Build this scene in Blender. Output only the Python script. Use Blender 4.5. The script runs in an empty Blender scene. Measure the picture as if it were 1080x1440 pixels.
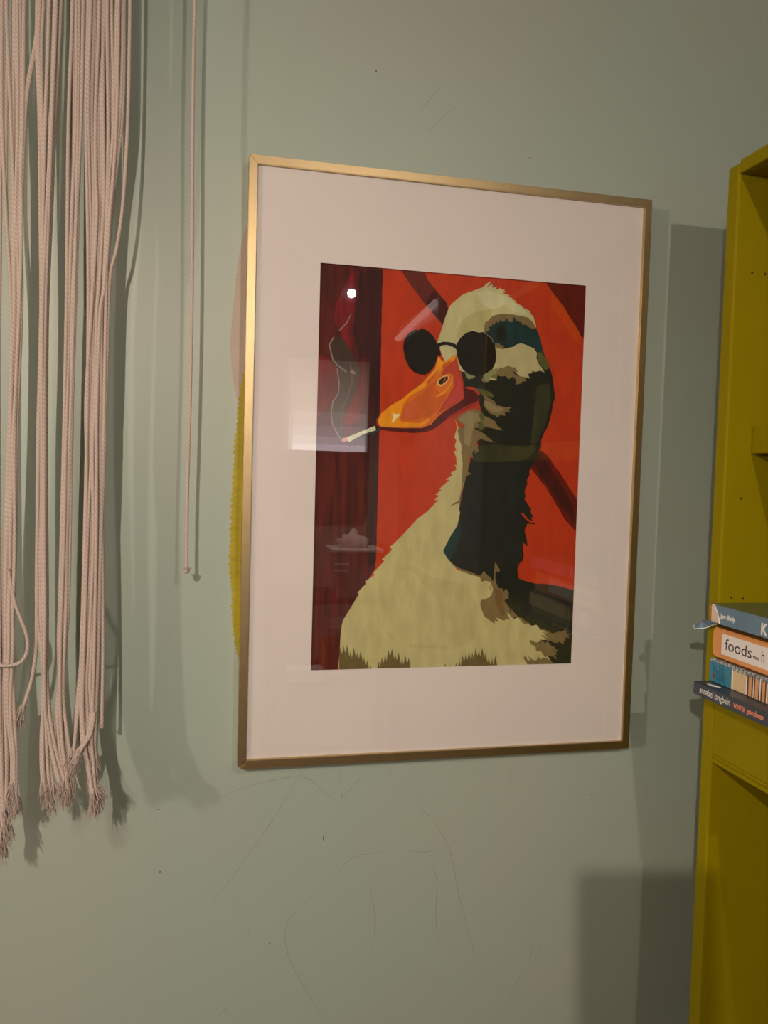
import bpy, bmesh, math, random
from mathutils import Matrix, Vector
random.seed(3)
scene = bpy.context.scene
C = scene.collection
PI = math.pi

# ------------------------------------------------------------------ camera, exposure, light
cam_d = bpy.data.cameras.new('camera')
cam = bpy.data.objects.new('camera', cam_d); C.objects.link(cam)
cam_d.sensor_fit = 'HORIZONTAL'; cam_d.sensor_width = 36.0; cam_d.lens = 1100*36/1080
cam_d.clip_start = 0.005; cam_d.clip_end = 50
cam.matrix_world = Matrix(((0.97628, -0.017139, -0.215833, -0.28497),
                           (-0.214701, 0.052026, -0.975293, -0.93153),
                           (0.027944, 0.998499, 0.047112, -0.00482),
                           (0, 0, 0, 1)))
scene.camera = cam
scene.view_settings.view_transform = 'Standard'
scene.view_settings.look = 'None'
scene.view_settings.gamma = 1.0
scene.view_settings.use_curve_mapping = False
scene.view_settings.exposure = 0.0

world = bpy.data.worlds.new('world'); scene.world = world; world.use_nodes = True
world.node_tree.nodes['Background'].inputs[0].default_value = (1.0, .86, .74, 1)
world.node_tree.nodes['Background'].inputs[1].default_value = 0.05

WARM = (1.0, .80, .64)
# three bulbs: position, radius, radiance
# two ceiling-hung spotlights and a floor lamp: position, aim, power, cone, radius
SPOT_A = ((-.71, -1.61, .43), (-.54, 0, -.46), 55, 92, .010)     # left of the camera
SPOT_B = ((.14, -1.60, .57), (.10, 0, .30), 19, 92, .012)      # right of the camera, seen in the picture glass
BULB_C = ((-3.27, -2.20, .46), .050, 1200)    # far left
def spot(S):
    loc, aim, power, cone, rad = S
    l = bpy.data.lights.new('spot_light', 'SPOT'); l.energy = power; l.color = WARM; l.shadow_soft_size = rad
    l.spot_size = math.radians(cone); l.spot_blend = 1.0
    o = bpy.data.objects.new('spot_light', l); C.objects.link(o); o.location = loc
    o.rotation_euler = (Vector(aim)-Vector(loc)).to_track_quat('-Z', 'Y').to_euler()
    return o
SPOT_FILL = ((.20, -1.75, 1.0), (.24, -2.5, -.45), 150, 72, .010)     # added fill, brightens the storage rack and the wall behind it
LIGHT_A = spot(SPOT_A); LIGHT_B = spot(SPOT_B); LIGHT_FILL = spot(SPOT_FILL)

# ------------------------------------------------------------------ helpers
def lin(c):
    return tuple((x/255/12.92 if x <= 10.3 else ((x/255+.055)/1.055)**2.4) for x in c)
K_PRINT = (.76, .62, .50)
def alb(c, k=K_PRINT):
    return tuple(min(.92, a/b) for a, b in zip(lin(c), k))

def mat(name, col, rough=.6, metal=0., spec=.5, noise=0., nscale=30., stretch=(1, 1, 1), bump=0., bscale=200., emit=None, estr=0.):
    m = bpy.data.materials.new(name); m.use_nodes = True
    nt = m.node_tree; b = nt.nodes['Principled BSDF']
    b.inputs['Base Color'].default_value = (*col, 1)
    b.inputs['Roughness'].default_value = rough
    b.inputs['Metallic'].default_value = metal
    b.inputs['Specular IOR Level'].default_value = spec
    if emit:
        b.inputs['Emission Color'].default_value = (*emit, 1)
        b.inputs['Emission Strength'].default_value = estr
    if noise or bump:
        tc = nt.nodes.new('ShaderNodeTexCoord'); mp = nt.nodes.new('ShaderNodeMapping')
        mp.inputs['Scale'].default_value = stretch
        nt.links.new(tc.outputs['Object'], mp.inputs[0])
        if noise:
            n = nt.nodes.new('ShaderNodeTexNoise'); n.inputs['Scale'].default_value = nscale
            n.inputs['Detail'].default_value = 5
            nt.links.new(mp.outputs[0], n.inputs['Vector'])
            r = nt.nodes.new('ShaderNodeMapRange')
            r.inputs['From Min'].default_value = .3; r.inputs['From Max'].default_value = .7
            r.inputs['To Min'].default_value = 1-noise; r.inputs['To Max'].default_value = 1+noise
            nt.links.new(n.outputs['Fac'], r.inputs['Value'])
            mx = nt.nodes.new('ShaderNodeVectorMath'); mx.operation = 'SCALE'
            mx.inputs[0].default_value = col
            nt.links.new(r.outputs[0], mx.inputs['Scale'])
            nt.links.new(mx.outputs[0], b.inputs['Base Color'])
        if bump:
            n2 = nt.nodes.new('ShaderNodeTexNoise'); n2.inputs['Scale'].default_value = bscale
            n2.inputs['Detail'].default_value = 4
            nt.links.new(mp.outputs[0], n2.inputs['Vector'])
            bp = nt.nodes.new('ShaderNodeBump'); bp.inputs['Strength'].default_value = bump
            bp.inputs['Distance'].default_value = .001
            nt.links.new(n2.outputs['Fac'], bp.inputs['Height'])
            nt.links.new(bp.outputs[0], b.inputs['Normal'])
    return m

def obj(name, bm, m, parent=None, smooth=False):
    me = bpy.data.meshes.new(name); bm.to_mesh(me); bm.free()
    for q in (m if isinstance(m, (list, tuple)) else [m]): me.materials.append(q)
    if smooth:
        for p in me.polygons: p.use_smooth = True
    o = bpy.data.objects.new(name, me); C.objects.link(o)
    if parent: o.parent = parent; o.matrix_parent_inverse = parent.matrix_world.inverted()
    return o
def thing(name, label, cat, loc=(0, 0, 0), group=None):
    o = bpy.data.objects.new(name, None); C.objects.link(o); o.location = loc
    o.matrix_world = Matrix.Translation(loc); o.empty_display_size = .05
    o['label'] = label; o['category'] = cat
    if group: o['group'] = group
    return o
def tag(o, label, cat, group=None):
    o['label'] = label; o['category'] = cat
    if group: o['group'] = group
    return o
def struct(name, bm, m, parent=None):
    o = obj(name, bm, m, parent)
    if not parent: o['kind'] = 'structure'
    return o
def box(bm, a, b, bev=0., mi=0):
    x0, y0, z0 = [min(p, q) for p, q in zip(a, b)]; x1, y1, z1 = [max(p, q) for p, q in zip(a, b)]
    r = bmesh.ops.create_cube(bm, size=1)
    vs = r['verts']
    for v in vs:
        v.co = Vector(((x0+x1)/2+v.co.x*(x1-x0), (y0+y1)/2+v.co.y*(y1-y0), (z0+z1)/2+v.co.z*(z1-z0)))
    fs = list({f for v in vs for f in v.link_faces})
    for f in fs: f.material_index = mi
    if bev:
        es = list({e for v in vs for e in v.link_edges})
        bmesh.ops.bevel(bm, geom=es, offset=bev, segments=2, profile=.5, affect='EDGES')
    return bm
def bx(a, b, bev=0.): return box(bmesh.new(), a, b, bev)
def smoothpath(pts, n):
    """catmull-rom through control points, n samples per span"""
    P = [Vector(p) for p in pts]; P = [P[0]*2-P[1]] + P + [P[-1]*2-P[-2]]; out = []
    for i in range(1, len(P)-2):
        for k in range(n):
            t = k/n; a, b, c, d = P[i-1:i+3]
            out.append(.5*((2*b)+(c-a)*t+(2*a-5*b+4*c-d)*t*t+(3*b-a-3*c+d)*t**3))
    out.append(P[-2].copy()); return out
def tube(bm, pts, r, sides=8, cap=True, taper=None):
    pts = [Vector(p) for p in pts]; n = len(pts); rings = []
    uvl = bm.loops.layers.uv.verify(); up = Vector((0, 1, 0)); L = 0; ls = []
    for i, p in enumerate(pts):
        if i: L += (p-pts[i-1]).length
        ls.append(L)
        t = (pts[min(i+1, n-1)]-pts[max(i-1, 0)]).normalized()
        s = up - t*up.dot(t)
        if s.length < .05: s = Vector((1, 0, 0)) - t*t.x
        s.normalize(); w = t.cross(s)
        rr = r(i/(n-1)) if callable(r) else r
        rings.append([bm.verts.new(p+(s*math.cos(2*PI*k/sides)+w*math.sin(2*PI*k/sides))*rr) for k in range(sides)])
    for i in range(n-1):
        for k in range(sides):
            k2 = (k+1) % sides
            f = bm.faces.new((rings[i][k], rings[i][k2], rings[i+1][k2], rings[i+1][k])); f.smooth = True
            for l, (a, b) in zip(f.loops, ((k, i), (k+1, i), (k+1, i+1), (k, i+1))):
                l[uvl].uv = (a/sides, ls[b]*100)
    if cap:
        bm.faces.new(rings[0]); bm.faces.new(rings[-1][::-1])
    return bm
def prism(bm, poly, y0, y1):
    """xz outline extruded in y"""
    a = [bm.verts.new((x, y0, z)) for x, z in poly]; b = [bm.verts.new((x, y1, z)) for x, z in poly]
    bm.faces.new(a); bm.faces.new(b[::-1]); n = len(poly)
    for i in range(n): bm.faces.new((a[i], b[i], b[(i+1) % n], a[(i+1) % n]))
    bmesh.ops.recalc_face_normals(bm, faces=bm.faces); return bm

# ------------------------------------------------------------------ materials
WALLCOL = (.40, .455, .385)
def wall_material():
    m = bpy.data.materials.new('sage_wall_paint'); m.use_nodes = True
    nt = m.node_tree; b = nt.nodes['Principled BSDF']; b.inputs['Roughness'].default_value = .42
    b.inputs['Specular IOR Level'].default_value = .4
    tc = nt.nodes.new('ShaderNodeTexCoord')
    n = nt.nodes.new('ShaderNodeTexNoise'); n.inputs['Scale'].default_value = 2.6; n.inputs['Detail'].default_value = 3
    nt.links.new(tc.outputs['Object'], n.inputs['Vector'])
    cr = nt.nodes.new('ShaderNodeValToRGB')
    cr.color_ramp.elements[0].position = .36; cr.color_ramp.elements[0].color = (.392, .458, .405, 1)
    cr.color_ramp.elements[1].position = .64; cr.color_ramp.elements[1].color = (.362, .466, .418, 1)
    nt.links.new(n.outputs['Fac'], cr.inputs[0]); nt.links.new(cr.outputs[0], b.inputs['Base Color'])
    n2 = nt.nodes.new('ShaderNodeTexNoise'); n2.inputs['Scale'].default_value = 9; n2.inputs['Detail'].default_value = 6
    nt.links.new(tc.outputs['Object'], n2.inputs['Vector'])
    bp = nt.nodes.new('ShaderNodeBump'); bp.inputs['Strength'].default_value = .25; bp.inputs['Distance'].default_value = .003
    nt.links.new(n2.outputs['Fac'], bp.inputs['Height']); nt.links.new(bp.outputs[0], b.inputs['Normal'])
    return m
M_wall = wall_material()
M_room = mat('room_paint', (.30, .28, .26), .6)
M_rwall = mat('right_wall_paint', (.18, .19, .165), .6)
M_floor = mat('floor_boards', (.22, .13, .07), .4, noise=.2, nscale=6, stretch=(1, 12, 1))
M_ceil = mat('ceiling_paint', (.32, .31, .29), .7)
M_mustard = mat('mustard_gloss_paint', (.29, .24, .0008), .6, noise=.05, nscale=14, stretch=(1, 1, .3), bump=.25, bscale=60, spec=.1)
M_gold = mat('brushed_gold', (.56, .44, .25), .36, metal=1, noise=.05, nscale=60, stretch=(1, 1, 1), bump=.08, bscale=700)
M_mat = mat('mat_board', (.75, .725, .725), .75, noise=.015, nscale=12)
M_back = mat('backing_brown', (.25, .17, .1), .8)
M_black = mat('black', (.012, .012, .013), .5)
M_dark = mat('dark_hole', (.02, .014, .002), .8)

# ------------------------------------------------------------------ room
FL, CE = -1.45, 1.05
RX, LX, BY = .62, -4.2, -2.9
wall = struct('wall_back', bx((LX-.1, 0, FL), (RX+.1, .1, CE)), M_wall)
struct('wall_right', bx((RX, BY, FL), (RX+.1, 0, CE)), M_rwall)
struct('wall_left', bx((LX-.1, BY, FL), (LX, 0, CE)), M_room)
struct('wall_front', bx((LX-.1, BY-.1, FL), (RX+.1, BY, CE)), M_room)
struct('floor', bx((LX-.1, BY-.1, FL-.1), (RX+.1, .1, FL)), M_floor)
struct('ceiling', bx((LX-.1, BY-.1, CE), (RX+.1, .1, CE+.1)), M_ceil)

# paint test patches left of the frame, brushed straight onto the wall
def brushed_patch(left, right, col_m, step, amp, dy):
    bm = bmesh.new(); pts = []
    lp = smoothpath([(x, 0, z) for x, z in left], 24)
    for i, p in enumerate(lp):
        pts.append((p.x - (random.uniform(.1, 1)*amp if i % 2 else -random.uniform(0, .4)*amp), p.z + (random.uniform(-.3, .3)*amp)))
    pts += [(x, z) for x, z in right[::-1]]
    prism(bm, pts, -dy, 0.0005)
    return bm
M_taupe = mat('taupe_test_paint', (.40, .335, .285), .5, noise=.06, nscale=20)
M_yellow = mat('mustard_test_paint', (.38, .32, .006), .6, noise=.12, nscale=60, stretch=(1, 1, 4))
o = struct('paint_patch', brushed_patch([(-.247, .29), (-.257, .251), (-.263, .194), (-.266, .145), (-.264, .112), (-.259, .084), (-.250, .047)],
    [(-.235, .29), (-.235, .047)], M_taupe, .002, .0012, .0003), M_taupe, wall)
o['label'] = 'pinkish taupe paint patch behind the frame edge'
o = struct('paint_patch', brushed_patch([(-.250, .115), (-.2575, .047), (-.261, -.036), (-.262, -.112), (-.2595, -.145), (-.257, -.187), (-.2515, -.221), (-.245, -.249)],
    [(-.235, .115), (-.235, -.249)], M_yellow, .002, .003, .0005), M_yellow, wall)
o['label'] = 'mustard yellow brushed paint patch behind the frame edge'

# pencil-thin scuffs and small chips on the wall
M_scuff = mat('scuff', (.27, .28, .235), .7)
M_chip = mat('paint_chip', (.10, .09, .07), .7)
SCUFFS = [[(-0.1715, -0.3675), (-0.206, -0.4243), (-0.2403, -0.4745), (-0.2743, -0.52)], [(-0.2765, -0.3955), (-0.2305, -0.3803), (-0.1733, -0.3735), (-0.1467, -0.3914), (-0.1238, -0.4135)], [(-0.1249, -0.3701), (-0.1208, -0.4013), (-0.106, -0.3856), (-0.0897, -0.3742)], [(-0.0514, -0.3964), (-0.0208, -0.4223), (0.0016, -0.4472), (0.0202, -0.4828), (0.0305, -0.5267), (0.0381, -0.5555), (0.0532, -0.6071), (0.0609, -0.6342)], [(-0.1355, -0.6841), (-0.1653, -0.6341), (-0.1823, -0.5989), (-0.1878, -0.5693), (-0.1814, -0.5493), (-0.1517, -0.521)], [(-0.1277, -0.5003), (-0.1056, -0.4792), (-0.066, -0.4747)], [(-0.0406, -0.4746), (-0.0104, -0.4795), (0.0003, -0.4727)], [(-0.0862, -0.5038), (-0.078, -0.5424), (-0.0759, -0.5723), (-0.0793, -0.6016)], [(-0.0054, -0.4978), (0.003, -0.5157), (0.0037, -0.5673), (0.0104, -0.6112)], [(0.1398, -0.6117), (0.1317, -0.642)], [(0.1516, -0.6165), (0.1408, -0.6386)], [(0.1249, -0.6457), (0.106, -0.6925)], [(0.0919, -0.3757), (0.1113, -0.4114)], [(-0.0583, -0.3759), (-0.067, -0.3671)], [(-0.2718, -0.6675), (-0.2488, -0.647)], [(-0.2409, -0.2986), (-0.224, -0.308), (-0.2179, -0.3169)], [(-0.0531, 0.4248), (-0.0404, 0.4431), (-0.0216, 0.4664)], [(-0.0393, 0.4097), (-0.0047, 0.4434)], [(0.0126, 0.4667), (0.0196, 0.4735)]]
CHIPS = [(-0.1433, -0.4513), (-0.339, -0.4027), (-0.342, -0.417), (-0.3363, -0.4779), (-0.2324, -0.5633), (-0.2065, -0.5784), (0.2123, -0.4191), (-0.1216, -0.4028), (0.0939, 0.3936), (-0.1032, 0.4721)]
def ribbon(path, w):
    bm = bmesh.new(); pts = smoothpath([(x, 0, z) for x, z in path], 8); prev = None; n = len(pts)
    for i, p in enumerate(pts):
        t = (pts[min(i+1, n-1)]-pts[max(i-1, 0)]).normalized(); s = Vector((t.z, 0, -t.x))
        ww = w*(.35+.65*math.sin(PI*(i+.5)/n))*random.uniform(.75, 1.1)
        a = bm.verts.new(p+s*ww+Vector((0, -.00008, 0))); b = bm.verts.new(p-s*ww+Vector((0, -.00008, 0)))
        if prev: bm.faces.new((prev[0], a, b, prev[1]))
        prev = (a, b)
    return bm
for i, s in enumerate(SCUFFS):
    struct('scuff_mark', ribbon(s, .00028 if i > 8 else .00034), M_scuff, wall)
for i, (x, z) in enumerate(CHIPS):
    w, h = ((.0009, .0045) if i == 0 else (.0022, .0007) if i == 1 else (random.uniform(.0007, .0013),)*2)
    poly = [(x+w*math.cos(a)*random.uniform(.6, 1), z+h*math.sin(a)*random.uniform(.6, 1)) for a in [k*PI/4 for k in range(8)]]
    struct('paint_chip', prism(bmesh.new(), poly, -.00012, .0003), M_chip, wall)

# ------------------------------------------------------------------ lamps
M_brass = mat('lamp_brass', (.5, .35, .15), .35, metal=1)
def bulb_material(name, s):
    return mat(name, (1, 1, 1), .5, emit=WARM, estr=s)
def ico(bm, c, r, sub=3):
    r_ = bmesh.ops.create_icosphere(bm, subdivisions=sub, radius=r)
    for v in r_['verts']: v.co += Vector(c)
    for f in bm.faces: f.smooth = True
    return bm
def hanging_spot(label, S, glow):
    loc, aim = Vector(S[0]), Vector(S[1]); x, y, z = loc; d = (aim-loc).normalized()
    t = thing('hanging_spotlight', label, 'lamp', (x, y, z))
    obj('bulb', ico(bmesh.new(), loc-d*.018, .0085), mat('bulb_glow', (1, 1, 1), .5, emit=(.85, .95, 1.), estr=glow), t)
    obj('shade', tube(bmesh.new(), [loc-d*.075, loc-d*.07, loc-d*.028], lambda q: .02+.012*min(1, q*2), 24), M_black, t)
    obj('cord', tube(bmesh.new(), [loc-d*.06, (x-d.x*.06, y-d.y*.06, CE+.001)], .0025, 8), M_black, t)
hanging_spot('black spotlight hung from the ceiling to the left of the phone tripod', SPOT_A, 200)
hanging_spot('black spotlight hung from the ceiling to the right, mirrored as a point in the glass', SPOT_B, 200)
hanging_spot('added black fill spotlight close under the ceiling to brighten the storage rack', SPOT_FILL, 20)
(x, y, z), r, s = BULB_C
t = thing('floor_lamp', 'slim floor lamp with a bare round bulb at the far left of the room', 'lamp', (x, y, FL))
obj('bulb', ico(bmesh.new(), (x, y, z), r), bulb_material('globe_glow', s), t)
obj('pole', tube(bmesh.new(), [(x, y, FL+.02), (x, y, z-r*.95)], .012, 12), M_brass, t)
obj('base', tube(bmesh.new(), [(x, y, FL), (x, y, FL+.02)], .14, 32), M_brass, t)

# ------------------------------------------------------------------ framed picture (50 x 70 cm)
ART = [
('red',[(-169,240.5),(169,240.5),(169,-240.5),(-169,-240.5)]),
('maroon',[(-169,240.5),(-92.8,237.6),(-91.7,132.6),(-90.8,6.8),(-90.9,-86.6),(-91.4,-116.5),(-131.1,-184.8),(-131.3,-240.5),(-169,-240.5)]),
('maroondark',[(-112.1,236),(-92.5,236),(-92.1,224.9),(-92.5,210.7),(-91.9,199.2),(-92.4,189.9),(-91.8,177.8),(-92.3,165.5),(-91.5,151.1),(-92.2,140.7),(-91.3,125.5),(-92.1,113.6),(-91.7,99),(-92,87.5),(-91.5,79.7),(-92,66.5),(-91.7,53.1),(-91.1,42.7),(-91.7,27.5),(-91.2,15.7),(-91.5,6.3),(-90.9,-10),(-91.4,-20.1),(-90.8,-33.3),(-91.3,-47.8),(-90.5,-56.8),(-91.2,-71),(-90.5,-84.6),(-90.9,-98.6),(-90.7,-108),(-100.1,-116.6),(-101.7,-105),(-101.8,-94.4),(-103.5,-83),(-104.3,-66.4),(-105.9,-53.7),(-106.4,-42.6),(-107.5,-31.6),(-107.9,-18.1),(-107.2,-3.3),(-107.9,7.4),(-107.2,17.7),(-108,34.6),(-107.2,48.8),(-107.8,59),(-107.1,69.7),(-107.2,85.9),(-107.8,96.3),(-107.7,108.2),(-108.7,121.1),(-108.6,135.3),(-109.6,145.8),(-109.4,161.3),(-110.7,175.4),(-110.2,184.6),(-111.5,197.6),(-111.2,213.9),(-111.9,221.5)]),
('crimson',[(-137.7,216),(-132.5,223.9),(-124.7,233.3),(-114.3,224.4),(-114.7,213.4),(-116,206),(-116.8,193),(-117.5,185.1),(-120.4,174.5),(-120.6,167.8),(-122.8,159.6),(-124.7,150.5),(-127.5,141.3),(-128.9,134.5),(-133.9,143.7),(-135.6,150.2),(-139.6,158.5),(-148.3,170.3),(-148.5,178.5),(-147.1,190.8),(-145,197.5),(-141.1,206.3)]),
('maroondark',[(-120.5,233.7),(-113.6,230),(-105.8,225),(-105,217.9),(-104.9,207.9),(-103.3,198.8),(-103.5,186.4),(-102.8,177.5),(-102.7,170.2),(-103.8,161.4),(-103.3,151.1),(-104.9,144.4),(-105.1,135.9),(-116.9,131.1),(-119.7,138.5),(-122.7,149.3),(-126.1,159.4),(-125.8,169.1),(-124.7,174),(-124.6,184.4),(-123.6,192.5),(-123.3,200.9),(-122,209.1),(-122.4,218.8),(-121,224.4)]),
('crimson',[(-166.5,134.3),(-154.2,128.2),(-143.5,118.6),(-143,110.4),(-144.5,98.9),(-144.6,89.3),(-148.8,81.7),(-154.7,73.3),(-163.1,60.9),(-165.7,62.5),(-166.8,72.8),(-165.6,82),(-166.9,90.8),(-165.9,97.2),(-166.5,106.7),(-166.1,114.2),(-167.2,124.3)]),
('crimson',[(-120,92.2),(-117.8,103.8),(-115,112.9),(-113.6,120.2),(-112.2,110.4),(-112.2,105.3),(-111.2,96.1),(-111,88.7),(-111.9,78.2),(-111.3,68.5),(-112,61.3),(-121.1,55.7),(-129.5,51.9),(-135,56.9),(-132.6,64.8),(-127.5,76.3),(-123.6,86.2)]),
('smoke',[(-145.3,155.3),(-137.4,153.2),(-133.5,148.6),(-132,145),(-128.2,140.1),(-124.8,135.3),(-121.5,127.6),(-119,123.4),(-117.1,117.9),(-116.6,111.4),(-117.8,105.5),(-119.3,101.9),(-120.9,95.6),(-122.2,89.6),(-124.2,86.9),(-125.7,79.8),(-127.5,76.3),(-129.1,71.7),(-131.6,67.8),(-134.2,62.1),(-135,53.4),(-136.5,48.2),(-135.6,42),(-136.2,36),(-141.1,40.4),(-145.3,46.1),(-148.1,54.6),(-149.1,61.6),(-149.3,66.7),(-148.7,72.8),(-147,80.5),(-144.9,84.7),(-141,89.4),(-141.3,94.8),(-140.5,101.5),(-142,106),(-142.3,112.5),(-143.5,118.6),(-149.8,125.1),(-151.5,130.8),(-151.3,136.2),(-152.5,142),(-151.4,147.4),(-149.2,152.5)]),
('smokelight',[(-129.7,129.7),(-125,117.9),(-123.4,104.2),(-130.4,84.8),(-135.3,69),(-136.5,46.4),(-137.7,46.4),(-137,68.9),(-132.5,84.7),(-127,104),(-128.5,116)]),
('smokeline',[(-143.2,118.6),(-140.3,101.5),(-141,88.6),(-147.1,79.7),(-148.9,66.7),(-147.2,54.7),(-141.3,42.8),(-136.2,35.5),(-136.9,34.6),(-142.5,41.9),(-148.4,53.7),(-150.3,66.6),(-148.4,80.5),(-142.1,89.4),(-141.7,101.5),(-144.4,117.7)]),
('smokeline',[(-148.8,155),(-152.1,149.7),(-154.6,145.3),(-152.7,138.6),(-149.9,128.5),(-145.4,122.7),(-132.9,114),(-132,115.1),(-144.5,124),(-148.5,129.4),(-151.2,138.7),(-152.9,145.1),(-150.5,149.3),(-147.5,154.3)]),
('smokeline',[(-127.7,117.7),(-123.2,116.2),(-121.3,112),(-125.8,113.5),(-128.5,114.2)]),
('smokeline',[(-142.9,163.1),(-134.3,172.2),(-129.3,182.8),(-128.3,182.6),(-132.9,171.5),(-141.8,161.8)]),
('beam',[(-70.4,237.8),(-41.5,237.7),(-35.3,227.1),(-27.2,219),(-12.3,204),(-10.7,196.6),(-16.7,177.5),(-35.6,196.1),(-47.7,210),(-59.8,223.9)]),
('beamdark',[(-29.8,217.6),(-12.3,204),(-10.7,196.6),(-16.7,177.5),(-32.9,193.8),(-38.4,203.3)]),
('beamr',[(113.7,238.8),(123,239.1),(131.8,239.1),(139,239.7),(149,239.4),(160.8,240),(169,239.9),(169,232.4),(168.4,223.3),(168.6,216.9),(168,208.1),(168,197.7),(167.4,190.3),(167.5,180.7),(167.1,174.1),(163.8,175.4),(160.4,181),(153,190.4),(146.9,199),(138.4,211.5),(131.5,218.1),(125.2,225),(119.4,231.5)]),
('beamr',[(108,30),(116.4,31.3),(122.9,26.6),(128.8,20.2),(134.5,12.4),(141.1,5.1),(145.3,-0.3),(151.5,-8.1),(157.6,-17.3),(161.6,-22.1),(168.1,-31.6),(168.6,-37.9),(168.6,-45.9),(169,-56.7),(169,-62.2),(169,-71.6),(162,-64.7),(151.9,-54.8),(146.8,-47.7),(142.1,-40.1),(138.5,-36),(134,-28.4),(127.7,-20),(124.6,-14.7),(118.6,-8.8),(110.7,0.1),(103.7,7.4),(102.5,10.3),(104.6,18.7)]),
('beamdark',[(110.2,28.1),(115.5,28.3),(121.8,19.9),(126.7,12.7),(132.3,5.2),(136.8,-0.5),(143.9,-10.9),(148.4,-16.1),(154.9,-25.9),(159.9,-36.3),(162,-42.6),(166.9,-53.6),(164.9,-57.6),(159.4,-52.4),(152.2,-44),(144.7,-36),(139.5,-30),(134,-21.7),(130.3,-17.7),(124.8,-9.3),(119.9,-3),(114.5,3),(106.6,12.3),(108.3,21)]),
('orange',[(122.1,224.7),(133.5,215.5),(139.1,209.3),(146.9,199),(154.4,189.7),(160.4,181),(163,175.3),(162.7,163.6),(149.5,174.5),(143.8,181.9),(136,193.9),(129.8,200),(121.1,210.3)]),
('dark',[(70,-106.6),(91.5,-127.6),(93.9,-130.4),(103.7,-133.2),(115.8,-135.8),(130.9,-136.4),(149.2,-139.7),(169,-144.7),(169,-199.3),(169,-240.5),(135.1,-240.3),(88.3,-198.1),(64.5,-155.6)]),
('darkbrown',[(83.3,-144.4),(92.1,-146),(101.5,-148.5),(110.3,-150.2),(119.8,-151.9),(131.6,-154.5),(142.6,-157.9),(153.2,-161.8),(162.8,-170.5),(163.4,-179.1),(163.7,-192),(160.6,-190.5),(153.7,-194),(142.6,-198.9),(132.7,-195.8),(121,-191.4),(108.7,-185.1),(99.5,-179.8),(88,-174.3),(76.8,-168.3),(73.3,-155.6)]),
('tan',[(-9.8,-86.7),(-4.9,-100.6),(2.8,-112.8),(15.7,-118.9),(30.7,-126.8),(35.2,-151.5),(41.5,-171),(56.8,-183.6),(83,-182.1),(80,-151.7),(63.6,-116.1),(34.9,-89.8)]),
('dark',[(36.2,172.8),(46.4,183.5),(73.6,192.5),(96.9,189.8),(101.9,182.9),(105.2,177.4),(108.6,170.4),(111.3,161.9),(113.3,153.3),(117.5,146.3),(122.7,135),(126.2,126.4),(129,114.9),(130.7,100.4),(129.6,111),(131.6,96.5),(128.8,89.5),(128.6,83.6),(126.3,71.8),(123.6,61.9),(117.7,50.9),(114.9,43),(115.8,36.2),(111.3,28.2),(108.9,18.3),(102.6,9.3),(100.7,4.3),(101.9,0.4),(97.9,-5.6),(99.2,-10.4),(94.4,-21.3),(98.1,-26.2),(95.3,-29.2),(100.2,-35.9),(105.7,-42.7),(103.7,-44.7),(109.2,-52.5),(105,-52.6),(112.1,-61.4),(101.1,-60.2),(97.3,-68.5),(100.8,-79.3),(102.3,-89.2),(95.3,-83.3),(96.6,-94.2),(97.4,-99.2),(93.8,-99.2),(94.5,-106.1),(91.1,-116),(96.2,-93.9),(97.8,-98.8),(96.5,-109.3),(94.4,-105.8),(90.9,-112.1),(89.7,-117.8),(91.6,-129),(103.7,-133.2),(110,-141.7),(111.1,-170),(99.5,-179.8),(87.3,-172.6),(74.9,-158.4),(63.9,-140.2),(60.6,-150),(56.2,-130.4),(45.6,-119.9),(41.5,-125.5),(26.9,-124.1),(37.1,-124.3),(24,-119.7),(11,-115.1),(1.2,-107.5),(-7.8,-94.9),(-7.5,-95),(1,-77.5),(9.6,-63.8),(12.5,-48.3),(10.9,-42.6),(13.9,-29),(15.5,-17.4),(18.8,-5.7),(22.3,9.8),(25.7,27.2),(33.6,33.3),(26.8,52.2),(36.3,71.8),(31.6,90.7),(33.2,102.3),(23,105.6),(12.9,105),(8.3,121.9),(3.8,138.6)]),
('teal',[(-7.5,-95),(-5,-89.5),(-2.1,-84.1),(1,-77.5),(3.9,-72.2),(6.4,-69.2),(9.6,-63.8),(11.3,-57.9),(12.7,-54.1),(13.5,-60.3),(13.2,-64.8),(14.1,-69.8),(14.1,-75.4),(13,-81.3),(11,-85.3),(9.5,-91),(7.2,-96.9),(4.5,-101.1),(2,-106.6),(-4.3,-100.8)]),
('darkteal',[(26.2,13.8),(33.6,14),(43.2,13.5),(54.7,13.7),(62.4,13.7),(70.3,12.9),(82.5,13.3),(88.6,12.3),(98.3,12.1),(98.1,4.1),(96.8,-4.1),(97,-13.4),(95.5,-23.3),(95.7,-33.7),(94.7,-39.1),(95.2,-47.8),(94.3,-54.9),(94.7,-65.4),(93.7,-72.7),(93.6,-82.4),(92.2,-89.9),(89.1,-100.1),(86.4,-112.1),(79.6,-112.4),(69.6,-112),(59.5,-112.7),(49.9,-112),(41.2,-113),(33.8,-112.1),(24.5,-112.3),(21.2,-100.3),(19.7,-91.7),(17.4,-83.1),(16.8,-75.6),(17.9,-61.9),(17.2,-52.9),(18.1,-44.4),(18.1,-36.4),(19.7,-25),(19.5,-13.8),(20.8,-5.7),(22.9,4.6)]),
('darkolive',[(106.9,109.9),(115.8,112.9),(123.5,114.6),(125,105.4),(126.5,93.3),(125.4,86.3),(123.1,78),(121.2,67.7),(117.7,58.3),(113.5,49.8),(109.7,39.9),(101.4,39.6),(101.6,48.9),(102.8,57.1),(103.1,67.3),(104.1,74.8),(104.4,83.6),(105.7,93),(106,102.1)]),
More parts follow.
